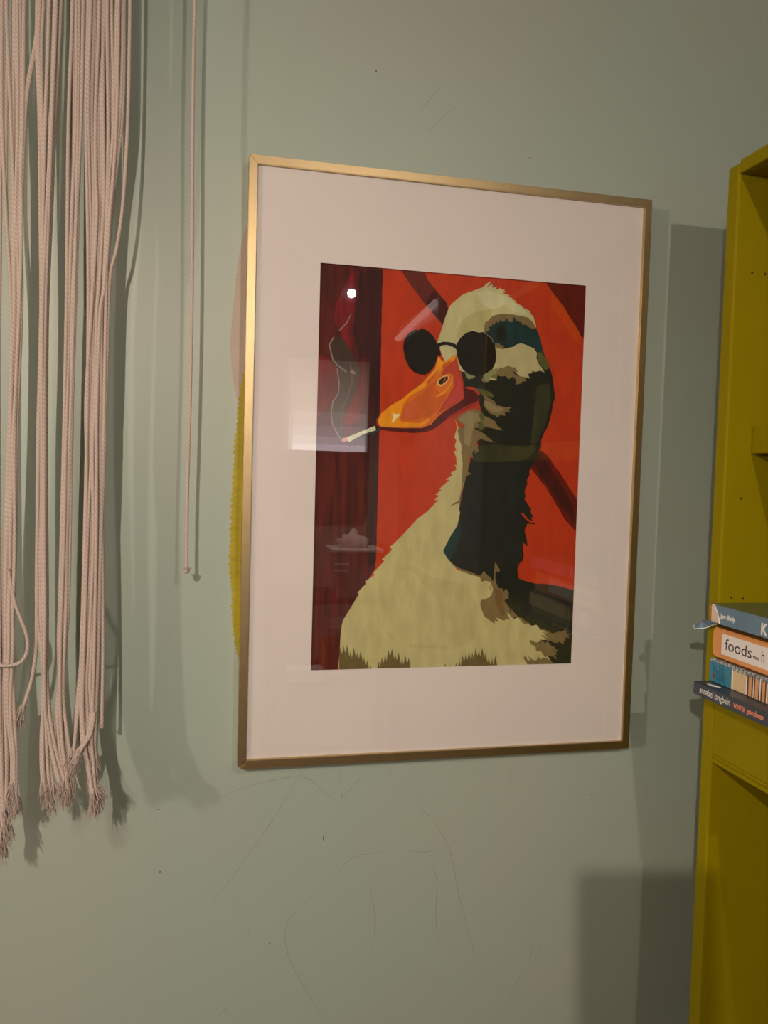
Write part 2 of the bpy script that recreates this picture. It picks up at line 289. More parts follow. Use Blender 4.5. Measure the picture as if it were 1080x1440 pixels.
('darkolive',[(33.6,33.3),(40.7,34.9),(51.8,36.8),(62,36.7),(71.1,36.1),(79.1,36.3),(88.1,35.6),(97.4,35.5),(107.6,39.8),(108,32),(98,19.9),(89.7,17.7),(79.5,16.8),(70.9,16.8),(64.1,16.1),(52.4,15.8),(44.4,15.3),(34.9,15.3),(26.1,15.7),(27.9,23.4)]),
('cream',[(2.2,65.5),(5,55.2),(2.2,43.6),(4.7,39.9),(3,32.2),(5.5,27.5),(1.9,26.8),(5.4,18.9),(6.1,9.3),(3.7,10.2),(6.3,4.5),(-1.5,-0.5),(1.5,-2.4),(-7.3,-8.3),(-2.3,-8.6),(-11,-16.1),(-15.3,-20.4),(-11.9,-20.9),(-19.7,-26.8),(-14.6,-27.7),(-20.8,-33.6),(-15.5,-33.1),(-29.9,-48.1),(-41,-56.2),(-51,-67.4),(-60.3,-77.5),(-69.3,-86.6),(-74.3,-91),(-71.5,-94.3),(-84.1,-106.1),(-80.6,-107.7),(-94.5,-122.7),(-92.1,-124.4),(-103.7,-132.7),(-102.6,-135.4),(-112.7,-146),(-110.7,-147.7),(-121.3,-165.9),(-129.3,-179.2),(-131.6,-195.8),(-132.3,-219.1),(-133.7,-240.5),(158.1,-240.5),(141.2,-240.4),(141.9,-237.6),(133,-225.9),(125.3,-221.5),(118.9,-214.2),(124.7,-207.2),(133.8,-207.3),(140.5,-203.1),(133.3,-196.6),(124.2,-194.3),(117.9,-187.8),(111.9,-189.2),(99.7,-183.3),(93.5,-177.6),(87.6,-180.4),(78.4,-171.4),(79.4,-179.6),(72.8,-181.6),(63.8,-178),(61.9,-185.7),(56.6,-182.1),(47.6,-175),(42.8,-162.4),(44,-155.5),(49.8,-155.5),(56.9,-149.9),(58.8,-141.6),(54.8,-131.8),(46,-131.8),(41.5,-127.6),(26.9,-124.1),(24.2,-122.8),(11.1,-118.2),(-2.1,-104.4),(-7.8,-94.9),(-7.5,-95),(1,-77.5),(9.6,-63.8),(12.5,-48.3),(10.9,-42.6),(13.8,-25.1),(15.4,-13.5),(16.1,13.4),(11.4,32.5),(8.7,51.5)]),
('creamdark',[(-49.2,-112.3),(-43.3,-114.7),(-34.3,-120.5),(-26.7,-123.5),(-20.4,-127.5),(-11.2,-128.6),(-2.6,-131.3),(8.5,-132.9),(17.7,-135.7),(24.6,-136.7),(28.8,-142.7),(34.2,-154.9),(38.5,-161.7),(38.7,-170.2),(37.4,-177.9),(38.3,-186.7),(36.9,-195.1),(36.8,-205.4),(25.2,-210.7),(16,-213.7),(8,-217.3),(-2.8,-217.5),(-8.8,-215.7),(-19,-215.7),(-25.8,-214.5),(-36.9,-214.5),(-46.2,-213.2),(-52.3,-210.5),(-59.6,-205.4),(-66.3,-203.2),(-74.7,-197.4),(-76.4,-185.9),(-76.7,-175.5),(-78.7,-165.8),(-78.9,-157.8),(-78.4,-149.2),(-75.7,-137.4),(-75.9,-131),(-73.8,-121.4),(-66.6,-118.3),(-58.9,-116.3)]),
('cream',[(-80.2,-112.4),(-72.1,-113),(-64.1,-116.8),(-54.2,-118.5),(-45.8,-121.4),(-39.2,-126.1),(-33.3,-135.1),(-26.8,-139.2),(-21.3,-147.5),(-16.5,-152),(-9.6,-160.4),(-4.4,-168.7),(2.7,-175.7),(6.9,-183.1),(5.7,-191.5),(2.6,-203.7),(1.4,-211),(-6.7,-211.7),(-14.1,-210.3),(-25,-211.2),(-31.8,-210.1),(-39.6,-211.1),(-46.1,-209.9),(-55.7,-210),(-62.1,-205.7),(-68.2,-197.4),(-77.1,-191.2),(-80.8,-185.2),(-86.9,-180.4),(-93.9,-172.8),(-92.6,-164.8),(-90,-156.7),(-89.3,-146.3),(-85.5,-137.3),(-85.2,-129.8),(-82,-121.6)]),
('tan',[(4.2,67.5),(19.9,77.8),(29.9,79.2),(37.2,73.7),(37,64.1),(31.6,62),(36.9,54.5),(26.7,57),(28.1,44.6),(32,33.2),(33.8,27.5),(28.8,24.4),(29.3,29.3),(25.8,25.3),(27,18.6),(21.9,21.3),(21.7,13.6),(20.1,2),(25.6,0.2),(18.3,-3.8),(16.1,-17.4),(15.2,-9.7),(13.8,-25.1),(11.9,-42.5),(9.7,-36.8),(-0.2,-40.5),(2.7,-37.9),(10.6,-32.9),(12.8,-21.3),(13.7,-5.9),(13.7,13.4),(11.3,24.8),(11.8,32.5),(8.1,41.9),(5.7,53.3),(14.6,57.5),(6.3,62.8)]),
('tanlight',[(5.2,65.7),(8.3,68.4),(14.8,72.4),(18,74.8),(23.5,75.1),(29.8,73.8),(34.2,73.6),(36.5,66),(32.3,63.7),(26.5,61.8),(26.3,56.8),(24.4,50.4),(24,46.3),(22.8,38.3),(21.5,32.8),(15.3,36.4),(13.9,40.2),(13.9,47.6),(13.1,51.7),(15.5,58.5),(9.3,63)]),
('tan',[(26.7,103.5),(37.2,102.1),(43,98.9),(42.6,94.1),(51.9,89.8),(54.1,85.1),(64.5,83),(75.1,83.5),(70.7,80.1),(72.9,76.3),(65.7,76.9),(66.9,72.2),(59.1,72.8),(57.8,69.3),(52.6,72.5),(46.4,74.1),(39.6,81.5),(37.8,85.3),(40.1,89.2),(37.9,94.8)]),
('tanlight',[(38.7,90.1),(45.9,87.6),(51.4,85),(56.3,82.3),(60.3,82.4),(64.5,80.7),(58.6,75.6),(52.5,75.7),(48.3,77.1),(42.9,80.1),(40,82.5)]),
('tan',[(36.9,65.1),(40.8,71),(52.8,65.8),(57.1,59.2),(65.1,54.1),(56.3,55.3),(38.8,58.1),(35.6,61.2)]),
('tan',[(26.8,54.1),(31,53.1),(37,50.7),(42.7,47.5),(47.5,43.4),(54.2,38.6),(47.6,39.9),(40.5,41.2),(36.3,43),(31.7,39.9),(27.1,44.5)]),
('olive',[(36.1,75.6),(40.4,70),(36.6,64.1),(39.9,56.6),(34.9,52.5),(31.7,58.2),(35.5,65),(32.2,71.6)]),
('tan',[(40.8,-127.6),(41.5,-125.5),(45.1,-125.5),(45.6,-119.3),(47.9,-123.4),(54.7,-127.6),(58.5,-133.2),(59.1,-122),(60.1,-108.4),(63.7,-113.6),(66.8,-118.5),(65.4,-121.7),(62.4,-119.9),(60.8,-127.6),(61.9,-133.2),(65.4,-140.9),(71.3,-141.6),(72.2,-145.8),(75.8,-141.6),(79.7,-147.9),(79.1,-151.4),(80,-155.7),(76.2,-154.2),(74.1,-157),(71.9,-155.6),(75.6,-168.3),(76.9,-172.5),(81.6,-179.6),(81,-181.7),(75.7,-178.1),(75.8,-182.4),(72.8,-181.6),(70.4,-176),(68.3,-178.8),(62.3,-175.9),(67.3,-183.7),(61.7,-180.8),(62.7,-186.7),(55.1,-180),(56.6,-182.1),(47.6,-175.7),(49,-174.4),(44.4,-168),(42.4,-161),(43.3,-155.5),(47,-158.3),(51.9,-152.7),(52.7,-155.5),(56.2,-149.9),(59.2,-151.3),(58.4,-141.6),(54.1,-133.2),(48.2,-131.8),(43.2,-133.2)]),
('tandark',[(53.6,-138.8),(55.9,-141.5),(56.9,-147.8),(54.4,-141.5),(52.8,-137.4)]),
('tanmid',[(60.3,-141.6),(65.8,-143.1),(70,-145.8),(71.3,-150.7),(71,-154.9),(72.1,-161.2),(74.4,-167.1),(75.6,-175.3),(70.4,-175.3),(67.4,-170.4),(66.2,-166.7),(63.2,-161.2),(61.5,-154.3),(61.6,-149.3)]),
('darkteal',[(60.6,-120.6),(65,-122.7),(62.7,-127.6),(63.8,-137.4),(61.6,-133.2)]),
('tan',[(76.7,-167.2),(79.7,-168.3),(80.1,-171.4),(83.6,-171.9),(83.4,-166.9),(87.3,-171.9),(92.7,-176.9),(98,-178.7),(102.6,-182.7),(111.8,-187.3),(105.8,-187.3),(99.8,-185.8),(91.9,-176.9),(87.5,-178.3),(88.4,-180.8),(85.3,-178.2)]),
('tan',[(124.1,-192.2),(133.3,-195.6),(140.3,-199.5),(148.6,-196.8),(153.2,-196.9),(161.3,-190.8),(159.2,-194.8),(156.2,-196.9),(160.8,-197),(159.4,-199.1),(166.9,-201.8),(161.1,-202),(164.3,-205.7),(157.3,-204.8),(159.1,-209.9),(155.2,-208.4),(156.6,-213.4),(149.1,-209.7),(148.4,-211.9),(141.5,-211),(139.9,-208.8),(133.8,-208),(129.1,-204.4),(124.5,-202.2),(125.9,-200.8),(133.7,-205.2),(126.5,-196.5),(134.2,-200.2)]),
('tan',[(110.3,-206.6),(118.8,-210.6),(121,-209.2),(124.9,-212.9),(123.1,-205.7),(130.9,-211.6),(133.8,-208.7),(138.6,-214.6),(143.3,-216.1),(145,-219.7),(148.8,-220.5),(145.9,-223.3),(147.6,-226.9),(144.5,-226.1),(147.8,-233.4),(142.3,-229),(134.6,-227.4),(131.7,-230.2),(125.3,-221.5),(119.2,-221.3),(117.5,-215.6),(111.3,-212.6),(108.9,-208.3)]),
('tan',[(99.9,-226.9),(103,-229.6),(104.4,-226.7),(107.6,-232.5),(111.4,-233.3),(108.1,-227.5),(115.1,-232.7),(119.7,-233.5),(121.8,-228.5),(125.7,-232.2),(128.6,-230.1),(133.2,-230.2),(144.2,-237.6),(145.9,-240.5),(109.4,-240.4)]),
('tandark',[(-132.3,-240.5),(-132.6,-218.3),(-131.5,-211.6),(-129.7,-219.5),(-128.6,-216.8),(-127.5,-210.2),(-125.6,-218.1),(-124.6,-215.4),(-123.4,-208.8),(-121.6,-216.7),(-120.3,-223),(-119.2,-216.4),(-117.3,-224.3),(-116.3,-218.6),(-115.2,-211.9),(-113.4,-219.9),(-112.1,-224.7),(-111,-218.1),(-109.1,-226),(-108,-223.3),(-106.9,-216.6),(-105,-224.6),(-103.7,-231),(-102.6,-224.3),(-100.7,-232.3),(-99.5,-234.1),(-98.4,-227.5),(-96.5,-235.4),(-95.2,-240.4),(-94.1,-233.7),(-92.2,-240.5),(-91.3,-240.5)]),
('tandark',[(-85.7,-240.5),(-85.7,-236),(-84.5,-229.3),(-82.7,-237.3),(-81.7,-231.5),(-80.5,-224.8),(-78.6,-232.8),(-77.6,-228.5),(-76.4,-221.8),(-74.6,-229.8),(-73.6,-222.5),(-72.5,-215.8),(-70.6,-223.8),(-69.5,-221.1),(-68.3,-214.3),(-66.4,-222.3),(-65.1,-227.3),(-64,-220.6),(-62.1,-228.6),(-61,-225.8),(-59.8,-219.1),(-57.9,-227.1),(-56.6,-233.6),(-55.4,-226.9),(-53.5,-234.9),(-52.5,-229.7),(-51.3,-223),(-49.4,-231),(-48.2,-232.3),(-47.1,-225.5),(-45.1,-233.6),(-43.9,-240.5)]),
('tandark',[(12.3,-240.5),(12.3,-239.9),(13.5,-233.1),(15.4,-240.5),(16.5,-236.9),(17.6,-230),(19.6,-238.2),(20.5,-231.3),(21.6,-224.5),(23.6,-232.7),(24.7,-229.2),(25.8,-222.4),(27.8,-230.6),(28.8,-227.1),(30,-220.3),(32,-228.5),(33.1,-227.9),(34.2,-221),(36.2,-229.2),(37.2,-222.9),(38.3,-216.1),(40.3,-224.2),(41.6,-224.9),(42.7,-218),(44.7,-226.2),(45.7,-222.5),(46.9,-215.6),(48.9,-223.8),(50.3,-228.9),(51.4,-222),(53.4,-230.2),(54.8,-234.6),(55.9,-227.7),(57.9,-236),(59.1,-236.6),(60.3,-229.7),(62.3,-238),(63.3,-233.2),(64.4,-226.3),(66.5,-234.6),(67.9,-240.5)]),
('tandark',[(-2.2,-240.5),(-2,-240.5),(-0.5,-234.3),(1.9,-240.5),(3.3,-240.5),(4.8,-236),(7.2,-240.5),(8.4,-240.5)]),
('creamhead',[(-23.2,155.8),(-20.3,166),(-18.5,171.1),(-15.5,182.6),(-11.9,192.8),(-10.1,197.9),(-7,203.1),(-0.6,208.6),(5.8,214.7),(13,218.1),(15.2,220.8),(14.4,218.2),(21.6,221.5),(32.1,226.1),(36.6,230.5),(42.3,234.2),(40,229.9),(35.5,225.4),(41.4,229.3),(44.7,232.1),(42.8,228.2),(46.2,226.6),(43.2,231.5),(45,231.9),(42.6,227.2),(45.6,226),(50.1,228.5),(48.3,224.8),(51.8,225.1),(55.7,228.2),(54.3,225),(60.9,226.1),(58.7,223.9),(62,223),(58,221),(67.3,218.5),(65,217.6),(70.5,215.4),(70,214.4),(76.3,212.4),(73.7,211.1),(82.3,207.7),(85.5,204.8),(94.1,201.8),(95,198.6),(99.1,195),(100.4,190),(102.7,185.2),(102,180.1),(85.1,176.1),(47.2,162.2),(50.8,148.1),(33.4,124.2),(9.3,122.9),(-13.3,134.9),(-17.5,142.4),(-19.7,149.8)]),
('creamshade',[(1.9,173.7),(6.9,184.1),(12.5,188.8),(18.6,192.4),(24.6,195.6),(31.8,198.4),(40.8,200.6),(49.1,202.2),(45.8,200.5),(42.4,193),(37.3,184.3),(31.7,172.6),(19.5,174.6),(14.8,165.2),(11,159.9),(-0.4,163.5)]),
('creamtop',[(24,218.7),(32.7,221.7),(38.9,222.7),(45.3,221.6),(54.9,218.4),(60.4,217.2),(66.7,214.1),(73.9,209.4),(80.8,205.9),(86.5,201.8),(92,196.7),(85.1,196.8),(80.5,198.6),(73.4,199.6),(67.3,202.6),(60.8,207.3),(54.5,203.3),(48.9,200.7),(40.8,201.8),(35.1,204),(31,208.7),(27,215.1)]),
('tan',[(34.3,175.6),(36.5,184.2),(40.3,186.6),(44.6,191.9),(50.6,194.2),(55.1,195.5),(60.4,196.2),(67.4,196.1),(72.9,196.1),(79.7,195.1),(85.9,194.5),(92.1,193.5),(96.9,189.8),(99.7,186.4),(102.7,181.6),(102.1,177.2),(97.3,179.8),(96.3,174.3),(94.8,170.9),(93.3,165.1),(88.8,164.3),(83.8,164.5),(78.8,163.9),(71.4,163.9),(66.6,162.9),(60.9,163.1),(57.6,162.3),(50.9,162.5),(46,161.8),(41.2,161.8),(38.6,166.2),(36.3,171.4)]),
('darkcap',[(36.2,171.7),(39.2,173.8),(42.9,175.4),(40.8,178.8),(45.1,179.8),(45.7,183.4),(48.8,181.5),(50.1,186.6),(53.3,184),(56.1,189.1),(57.8,185.7),(61.6,187.4),(64.5,191.2),(66.2,187),(71.6,186.6),(73.3,193.9),(76.9,188.4),(83.1,187.4),(84.8,184.4),(89.4,185),(92.6,182.3),(98.9,179.9),(101.9,182.2),(104.5,177.3),(109.5,167.6),(112.8,153.3),(111,151),(103,155.6),(95.1,157.3),(85.7,161),(78,160.5),(73.4,157.4),(67.4,155.5),(61.1,158),(58.2,155),(49.6,159.5),(45.5,166.3)]),
('teal',[(39.3,171.6),(48.1,179.3),(53.8,180.6),(61.8,181.7),(68.6,182.7),(77.1,182.7),(88.1,179.1),(96.9,176.5),(102.2,174.3),(105.8,167.6),(107.4,163.1),(99.7,159.7),(93.5,161.2),(86.2,165.3),(80.8,167.2),(76.2,165.5),(68.9,164.9),(62.5,163.1),(57.3,162.2),(50.3,162.4),(45.5,167.8)]),
('darkteal',[(49.1,173.7),(53.4,181.1),(61.8,180.3),(65.3,169),(62.5,163.1),(53.3,162.5)]),
('creamcheek',[(49.7,156.6),(59.8,153.2),(68.9,155.6),(73.5,156.6),(78,160.1),(84.1,161.9),(93.5,159.3),(101.4,156.2),(105,151.4),(104.7,144.8),(107.6,138.5),(111.7,134.3),(116.3,127.6),(110.3,129.9),(104.1,127.8),(99.4,129.3),(100.3,126.5),(94.1,124.7),(97,119.3),(90.3,120.8),(84.1,121.2),(78.5,125.3),(74.5,130.8),(60.6,130),(54.7,125.4),(51,122.3),(51.9,118.1),(41.2,118.2),(38,121.6),(47,126.4),(51.5,136.7),(52.1,145.3)]),
('tan',[(49.3,159.7),(54.9,160.1),(57.8,157.8),(62.7,157.4),(59.8,153.2),(51.3,154.6)]),
('olive',[(105.5,151.4),(109.3,153.1),(115.8,147.7),(120.6,139.9),(122.7,133.5),(116.6,130.3),(110.8,136.5),(105.9,142.7)]),
('tan',[(33.7,115.6),(41.2,118.9),(48.7,122.9),(47.7,127.9),(54.6,127.5),(59,132.1),(59.9,129.3),(68.2,134.5),(71.3,132.1),(76.8,131.7),(78.4,129.6),(81.1,126.8),(73.9,126.2),(78.7,122.4),(85.7,121.3),(90.3,120.8),(92.9,115.9),(85.9,114.8),(86.8,112.7),(81.4,111.7),(78.3,110.8),(78.9,116.6),(74.9,120.7),(68.8,116.8),(65.6,120.9),(59.5,119.9),(54.1,121),(53.9,114.6),(47.4,115.7),(41.4,111.8),(35.3,112.2)]),
('creamcheek',[(38.1,120.9),(45.8,118.4),(53.5,116),(51.3,114.4),(44.4,115.5),(38.2,117.3)]),
('olive',[(27.3,103.9),(37.2,102.9),(44.9,100.5),(51.2,96.5),(49.7,93.8),(42.3,94.8),(37.5,95.8),(32.2,99.2)]),
('olivecream',[(11.6,124.6),(17.1,120.5),(26.5,118.4),(23.9,115.8),(17.3,114.1),(14.5,117.8)]),
('olivecream',[(35.9,119.6),(45.1,126.4),(55.2,130.8),(52.1,123),(45.4,118.8),(44.3,113),(37.5,113.3)]),
('jaw',[(-91.4,53.1),(-77.9,52.2),(-54.6,52.4),(-35.1,54.5),(-27.4,59.5),(-12,73.5),(-0.3,81.6),(11.4,89.7),(11.3,106.9),(15,103.2),(25.1,100.9),(31.8,94.5),(28.7,84.8),(15.9,78.1),(0.1,70.2),(-11.6,62.1),(-23.2,53.6),(-34.9,48.4),(-50.5,46.9),(-62.3,47.4),(-77.8,47.7),(-90.3,49.4)]),
('jawred',[(28.7,84.8),(15.9,78.1),(0.1,70.2),(-11.6,61.7),(-7.8,67),(5.9,76.2),(19.7,84.4),(29.6,87.8)]),
('beak',[(-21.1,140),(-16.9,134),(-13,133.9),(-2.3,141.7),(1.3,142.7),(6.3,121.8),(9.8,108.7),(13,91.7),(5.6,85.3),(-8.1,77.4),(-19.7,67.8),(-27.3,58),(-39,53),(-62.4,51.9),(-91.4,52.2),(-95.3,54.8),(-95.4,60.4),(-89.9,68.1),(-78.6,78),(-65.3,86.1),(-54,96),(-40.6,106),(-34.6,113.5),(-25.5,123.8)]),
('beakred',[(1.4,138.5),(4.4,129.1),(6.3,121.8),(7.8,116.8),(9.8,108.7),(12,98.5),(13,91.7),(3.6,84.6),(-5,79.5),(-12.1,76.3),(-21.7,69.2),(-16.1,79),(-12.8,84.5),(-8.6,90.7),(-4.3,99.2),(-1,104.3),(-1.6,110.1),(-1.5,117.6),(-7.6,121),(-17.3,114.8),(-15.9,120.1),(-13.7,126.3),(-10.2,129.7),(-2.5,135.2)]),
('beakpink',[(4.5,116),(9.9,106.8),(11.6,98.2),(12.5,92.7),(7.1,88.9),(-0.4,84.4),(-7.5,80.8),(-12.2,79.1),(-7.8,85.7),(-2.7,92.9),(2,102.6),(3,109.1)]),
('beakdeep',[(-47.9,88.8),(-41.9,94.6),(-36.9,98.6),(-32.7,102.7),(-26.3,108.9),(-21.2,112.7),(-22.7,106.6),(-24.7,101.2),(-16.7,96),(-8.7,94.5),(-11.8,88.4),(-16.8,80.6),(-19.9,75),(-24.6,71.2),(-31.5,66.9),(-36.6,65.5),(-41.9,64.5),(-48.4,62.2),(-54.9,61.2),(-64.7,63.6),(-63.1,74.9),(-55.5,82.8)]),
('beaksalmon',[(-63,71.2),(-59.4,80.7),(-52.8,84.7),(-47.8,86.5),(-43.8,81.5),(-45.1,74.7),(-47.2,66.2),(-56.8,61.1),(-63.8,65.5)]),
('beakgold',[(-21.1,140),(-16.9,134),(-13,133.9),(-7.6,137.5),(0.7,142.6),(-2.1,135.5),(-11.8,130.2),(-17.5,122.3),(-29,111.4),(-36.6,102.5),(-48.1,94.4),(-55.8,90.3),(-63.2,80.5),(-64.9,71.1),(-67.5,61.6),(-78.1,57.4),(-91.5,55),(-95.1,60.4),(-89.9,68.1),(-78.6,78),(-65.3,86.1),(-54,96),(-46.7,101.7),(-40.6,106),(-34.6,113.5),(-25.5,123.8),(-23.7,130.9)]),
('beakdeep',[(-35.8,107.8),(-31,113.1),(-21.5,122.1),(-18.6,124.2),(-25.2,115.3),(-32.8,105.5)]),
('beakdeep',[(-15.8,130),(-4.1,137.2),(-7.9,130.4),(-17.6,124.2)]),
('beakgold',[(-78.1,58.4),(-67.5,61.6),(-62.6,59),(-41.1,58.6),(-31.5,65),(-28.5,64.8),(-31.3,60.3),(-39,55.3),(-54.6,53.1),(-77.9,52.7),(-91.4,53.1),(-91.5,55.4)]),
('beaktip',[(-76.1,70.2),(-72.6,68),(-67.7,68.7),(-66.7,67.3),(-70.5,63.7),(-72.8,61.4),(-75.1,57.2),(-76.6,60.3),(-74.8,64.1)]),
('beakgold',[(-24,91.4),(-16.7,96),(-9.9,101),(-5.2,108.8),(-2.4,114.7),(-3.2,108.9),(-6.9,102.1),(-14.6,94.2),(-20.5,91.6)]),
('ring',[(-22.9,105.5),(-21.1,111.2),(-15.4,116.4),(-8.5,118.1),(-6.9,113.5),(-11.1,107.2),(-16.9,103.5)]),
('black',[(-20.2,106.7),(-19.5,110.9),(-14.9,114.9),(-9,116.6),(-8.5,113.4),(-12.1,108.7),(-16.6,105.8)]),
('beakred',[(-12.4,116),(-10.9,114.8),(-13.1,109),(-15.1,107.4),(-14.7,108.9)]),
('beakline',[(-95.1,60.4),(-89.9,68.1),(-93.5,60.5),(-93,54.9),(-89.5,52.7),(-92.9,52.1),(-95.7,54.8)]),
('cigshadow',[(-127,32.8),(-110.2,42.7),(-95.9,48.3),(-91.4,51.6),(-90.3,47.2),(-108.3,39.8),(-125.1,31.7)]),
('cigarette',[(-131.3,38.2),(-125.4,40.6),(-96.8,53.3),(-95.5,48.1),(-110.2,43.1),(-128,32.7)]),
('ember',[(-136.9,34.6),(-134.7,37.5),(-129.5,38.2),(-128.6,34.6),(-134.6,32.5)]),
('lens',[(-65.2,147),(-64.2,157),(-59.3,164.7),(-51.7,169.2),(-50.4,170),(-48,168.7),(-43.9,171.2),(-40.7,170.9),(-34.7,168.2),(-29.4,164.2),(-24.6,157),(-22.1,149.6),(-22.3,139.6),(-25.6,129.4),(-30.6,121.6),(-37,116.6),(-43.6,116.9),(-51.4,119.5),(-58.1,125.7),(-62.9,136)]),
('lens',[(1.2,156.1),(5,162.6),(11.4,169.3),(20.6,172.8),(28.7,171.1),(34,172.3),(38.2,169.8),(45.1,163.9),(50.2,155.4),(51.6,146.5),(49.6,135),(43.8,126.4),(35.9,120),(27.9,118.1),(18.4,120.5),(10.2,125.1),(4.6,133.7),(1.7,142.3),(0.7,149.8)]),
('lens',[(-24.4,152),(-22.5,154.9),(-16,157.3),(-8.1,157.4),(-1.4,155.7),(2.6,153.1),(2.1,148),(-2.6,151.5),(-10.6,153.9),(-17.2,153.1),(-21.3,149.7),(-19.6,145.4),(-17.9,142.4),(-20.7,140),(-23.4,142.1)]),
('red',[(90.6,-46.9),(94.8,-47.3),(100.9,-54.6),(111.6,-58.4),(105.3,-59.5),(97.8,-54.7)]),
]
COL = dict(red=(166,48,22), maroon=(72,24,20), maroondark=(52,20,22), crimson=(102,22,25), smoke=(58,42,34), smokelight=(75,58,48),
 smokeline=(120,100,84), beam=(88,34,28), beamdark=(58,20,18), beamr=(86,22,12), orange=(172,58,16), dark=(24,30,24), darkbrown=(38,41,28),
 teal=(18,46,44), darkteal=(24,30,28), darkolive=(44,46,28), cream=(170,154,100), creamdark=(165,148,95), creamhead=(172,158,108),
 creamshade=(160,146,92), creamtop=(180,168,122), tan=(110,90,54), tanlight=(128,110,72), tandark=(96,80,44), tanmid=(104,76,42),
 olive=(78,76,38), darkcap=(20,44,42), creamcheek=(162,146,98), olivecream=(120,115,70), jaw=(74,16,20), jawred=(138,32,30),
 beak=(190,90,24), beakred=(162,50,30), beakpink=(172,54,46), beakdeep=(176,76,22), beaksalmon=(178,80,42), beakgold=(206,126,22),
 beaktip=(205,182,128), ring=(198,150,70), black=(18,16,12), beakline=(120,40,18), cigarette=(188,178,138), cigshadow=(36,43,40),
 ember=(198,135,110), lens=(17,17,15))
pic = thing('framed_picture', 'gold framed print of a duck in round sunglasses smoking, hung on sage wall', 'picture', (0, -.025, -.35))
HW, HH, FW, FD = .25, .35, .0095, .025
def rail(p0, p1, p2, p3):
    bm = bmesh.new(); yb, yf = -.0012, -FD
    a = [bm.verts.new((x, yf, z)) for x, z in (p0, p1, p2, p3)]
    b = [bm.verts.new((x, yb, z)) for x, z in (p0, p1, p2, p3)]
    bm.faces.new(a); bm.faces.new(b[::-1])
    for i in range(4): bm.faces.new((a[i], b[i], b[(i+1) % 4], a[(i+1) % 4]))
    bmesh.ops.recalc_face_normals(bm, faces=bm.faces)
    es = [e for e in bm.edges if abs(e.verts[0].co.y-yf) < 1e-6 and abs(e.verts[1].co.y-yf) < 1e-6]
    bmesh.ops.bevel(bm, geom=es, offset=.0006, segments=2, affect='EDGES')
    return bm
G = .00012
o_ = [(-HW, HH), (HW, HH), (HW, -HH), (-HW, -HH)]; i_ = [(-HW+FW, HH-FW), (HW-FW, HH-FW), (HW-FW, -HH+FW), (-HW+FW, -HH+FW)]
def sh(p, dx, dz): return (p[0]+dx, p[1]+dz)
obj('frame_rail', rail(sh(o_[0], G, 0), sh(o_[1], -G, 0), sh(i_[1], -G, 0), sh(i_[0], G, 0)), M_gold, pic)
obj('frame_rail', rail(sh(o_[1], 0, -G), sh(o_[2], 0, G), sh(i_[2], 0, G), sh(i_[1], 0, -G)), M_gold, pic)
obj('frame_rail', rail(sh(o_[2], -G, -.0004), sh(o_[3], G+.003, -.0012), sh(i_[3], G, 0), sh(i_[2], -G, 0)), M_gold, pic)
obj('frame_rail', rail(sh(o_[3], 0, G), sh(o_[0], 0, -G), sh(i_[0], 0, -G), sh(i_[3], 0, G)), M_gold, pic)
IW, IH = HW-FW+.0008, HH-FW+.0008
obj('backing_board', bx((-IW, -.0175, -IH), (IW, -.004, IH)), M_back, pic)
# mat with a window
bm = bmesh.new(); ww, wh = .1665, .238
for a, b in (((-IW, -IH), (-ww, IH)), ((ww, -IH), (IW, IH)), ((-ww, wh), (ww, IH)), ((-ww, -IH), (ww, -wh))):
    box(bm, (a[0], -.0202, a[1]), (b[0], -.0193, b[1]))
bmesh.ops.remove_doubles(bm, verts=bm.verts, dist=1e-6)
obj('mat_board', bm, M_mat, pic)['label'] = 'pale pinkish white mat board'
# the print: flat poster-paint shapes, one thin layer of ink over another
def ink(name, c):
    dark = sum(c) < 150
    a = alb(c); h = .02
    a = tuple(max(.0015, v - q) for v, q in zip(a, (.002, .006, .009)))
    return mat('ink_'+name, a, .7, spec=.3, noise=.11 if not dark else .25, nscale=50, stretch=(1.6, 1, .55)) if 'maroon' not in name and name != 'crimson' else mat('ink_'+name, a, .7, spec=.3, noise=.5, nscale=70, stretch=(2.2, 1, .22))
mats = {}; ml = []; bm = bmesh.new()
for c, _ in ART:
    if c not in mats: mats[c] = len(ml); ml.append(ink(c, COL[c]))
def ear_clip(P):
    n = len(P); idx = list(range(n)); tris = []
    if sum(P[i][0]*P[(i+1) % n][1]-P[(i+1) % n][0]*P[i][1] for i in range(n)) < 0: idx.reverse()
    def cr(a, b, c): return (b[0]-a[0])*(c[1]-a[1])-(b[1]-a[1])*(c[0]-a[0])
    while len(idx) > 3:
        best = None
        for k in range(len(idx)):
            i, j, l = idx[k-1], idx[k], idx[(k+1) % len(idx)]; a, b, c = P[i], P[j], P[l]; ar = cr(a, b, c)
            if ar <= 1e-9:
                if abs(ar) <= 1e-9: best = (k, None); break
                continue
            if any(cr(a, b, P[m]) >= 0 and cr(b, c, P[m]) >= 0 and cr(c, a, P[m]) >= 0 for m in idx if m not in (i, j, l) and P[m] not in (a, b, c)): continue
            best = (k, (i, j, l)); break
        if best is None:
            k = min(range(len(idx)), key=lambda k: abs(cr(P[idx[k-1]], P[idx[k]], P[idx[(k+1) % len(idx)]])))
            best = (k, None)
        if best[1]: tris.append(best[1])
        idx.pop(best[0])
    tris.append(tuple(idx)); return tris
for k, (c, pts) in enumerate(ART):
    y = -.0176 - k*.000016
    vs = [bm.verts.new((px/1000, y, pz/1000)) for px, pz in pts]
    for tri in ear_clip(pts):
        try:
            f = bm.faces.new([vs[i] for i in tri])
        except ValueError: continue
        f.material_index = mats[c]
        f.normal_update()
        if f.normal.y > 0: f.normal_flip()
obj('art_print', bm, ml, pic)['label'] = 'poster paint style print of a duck with dark round sunglasses and cigarette on red'
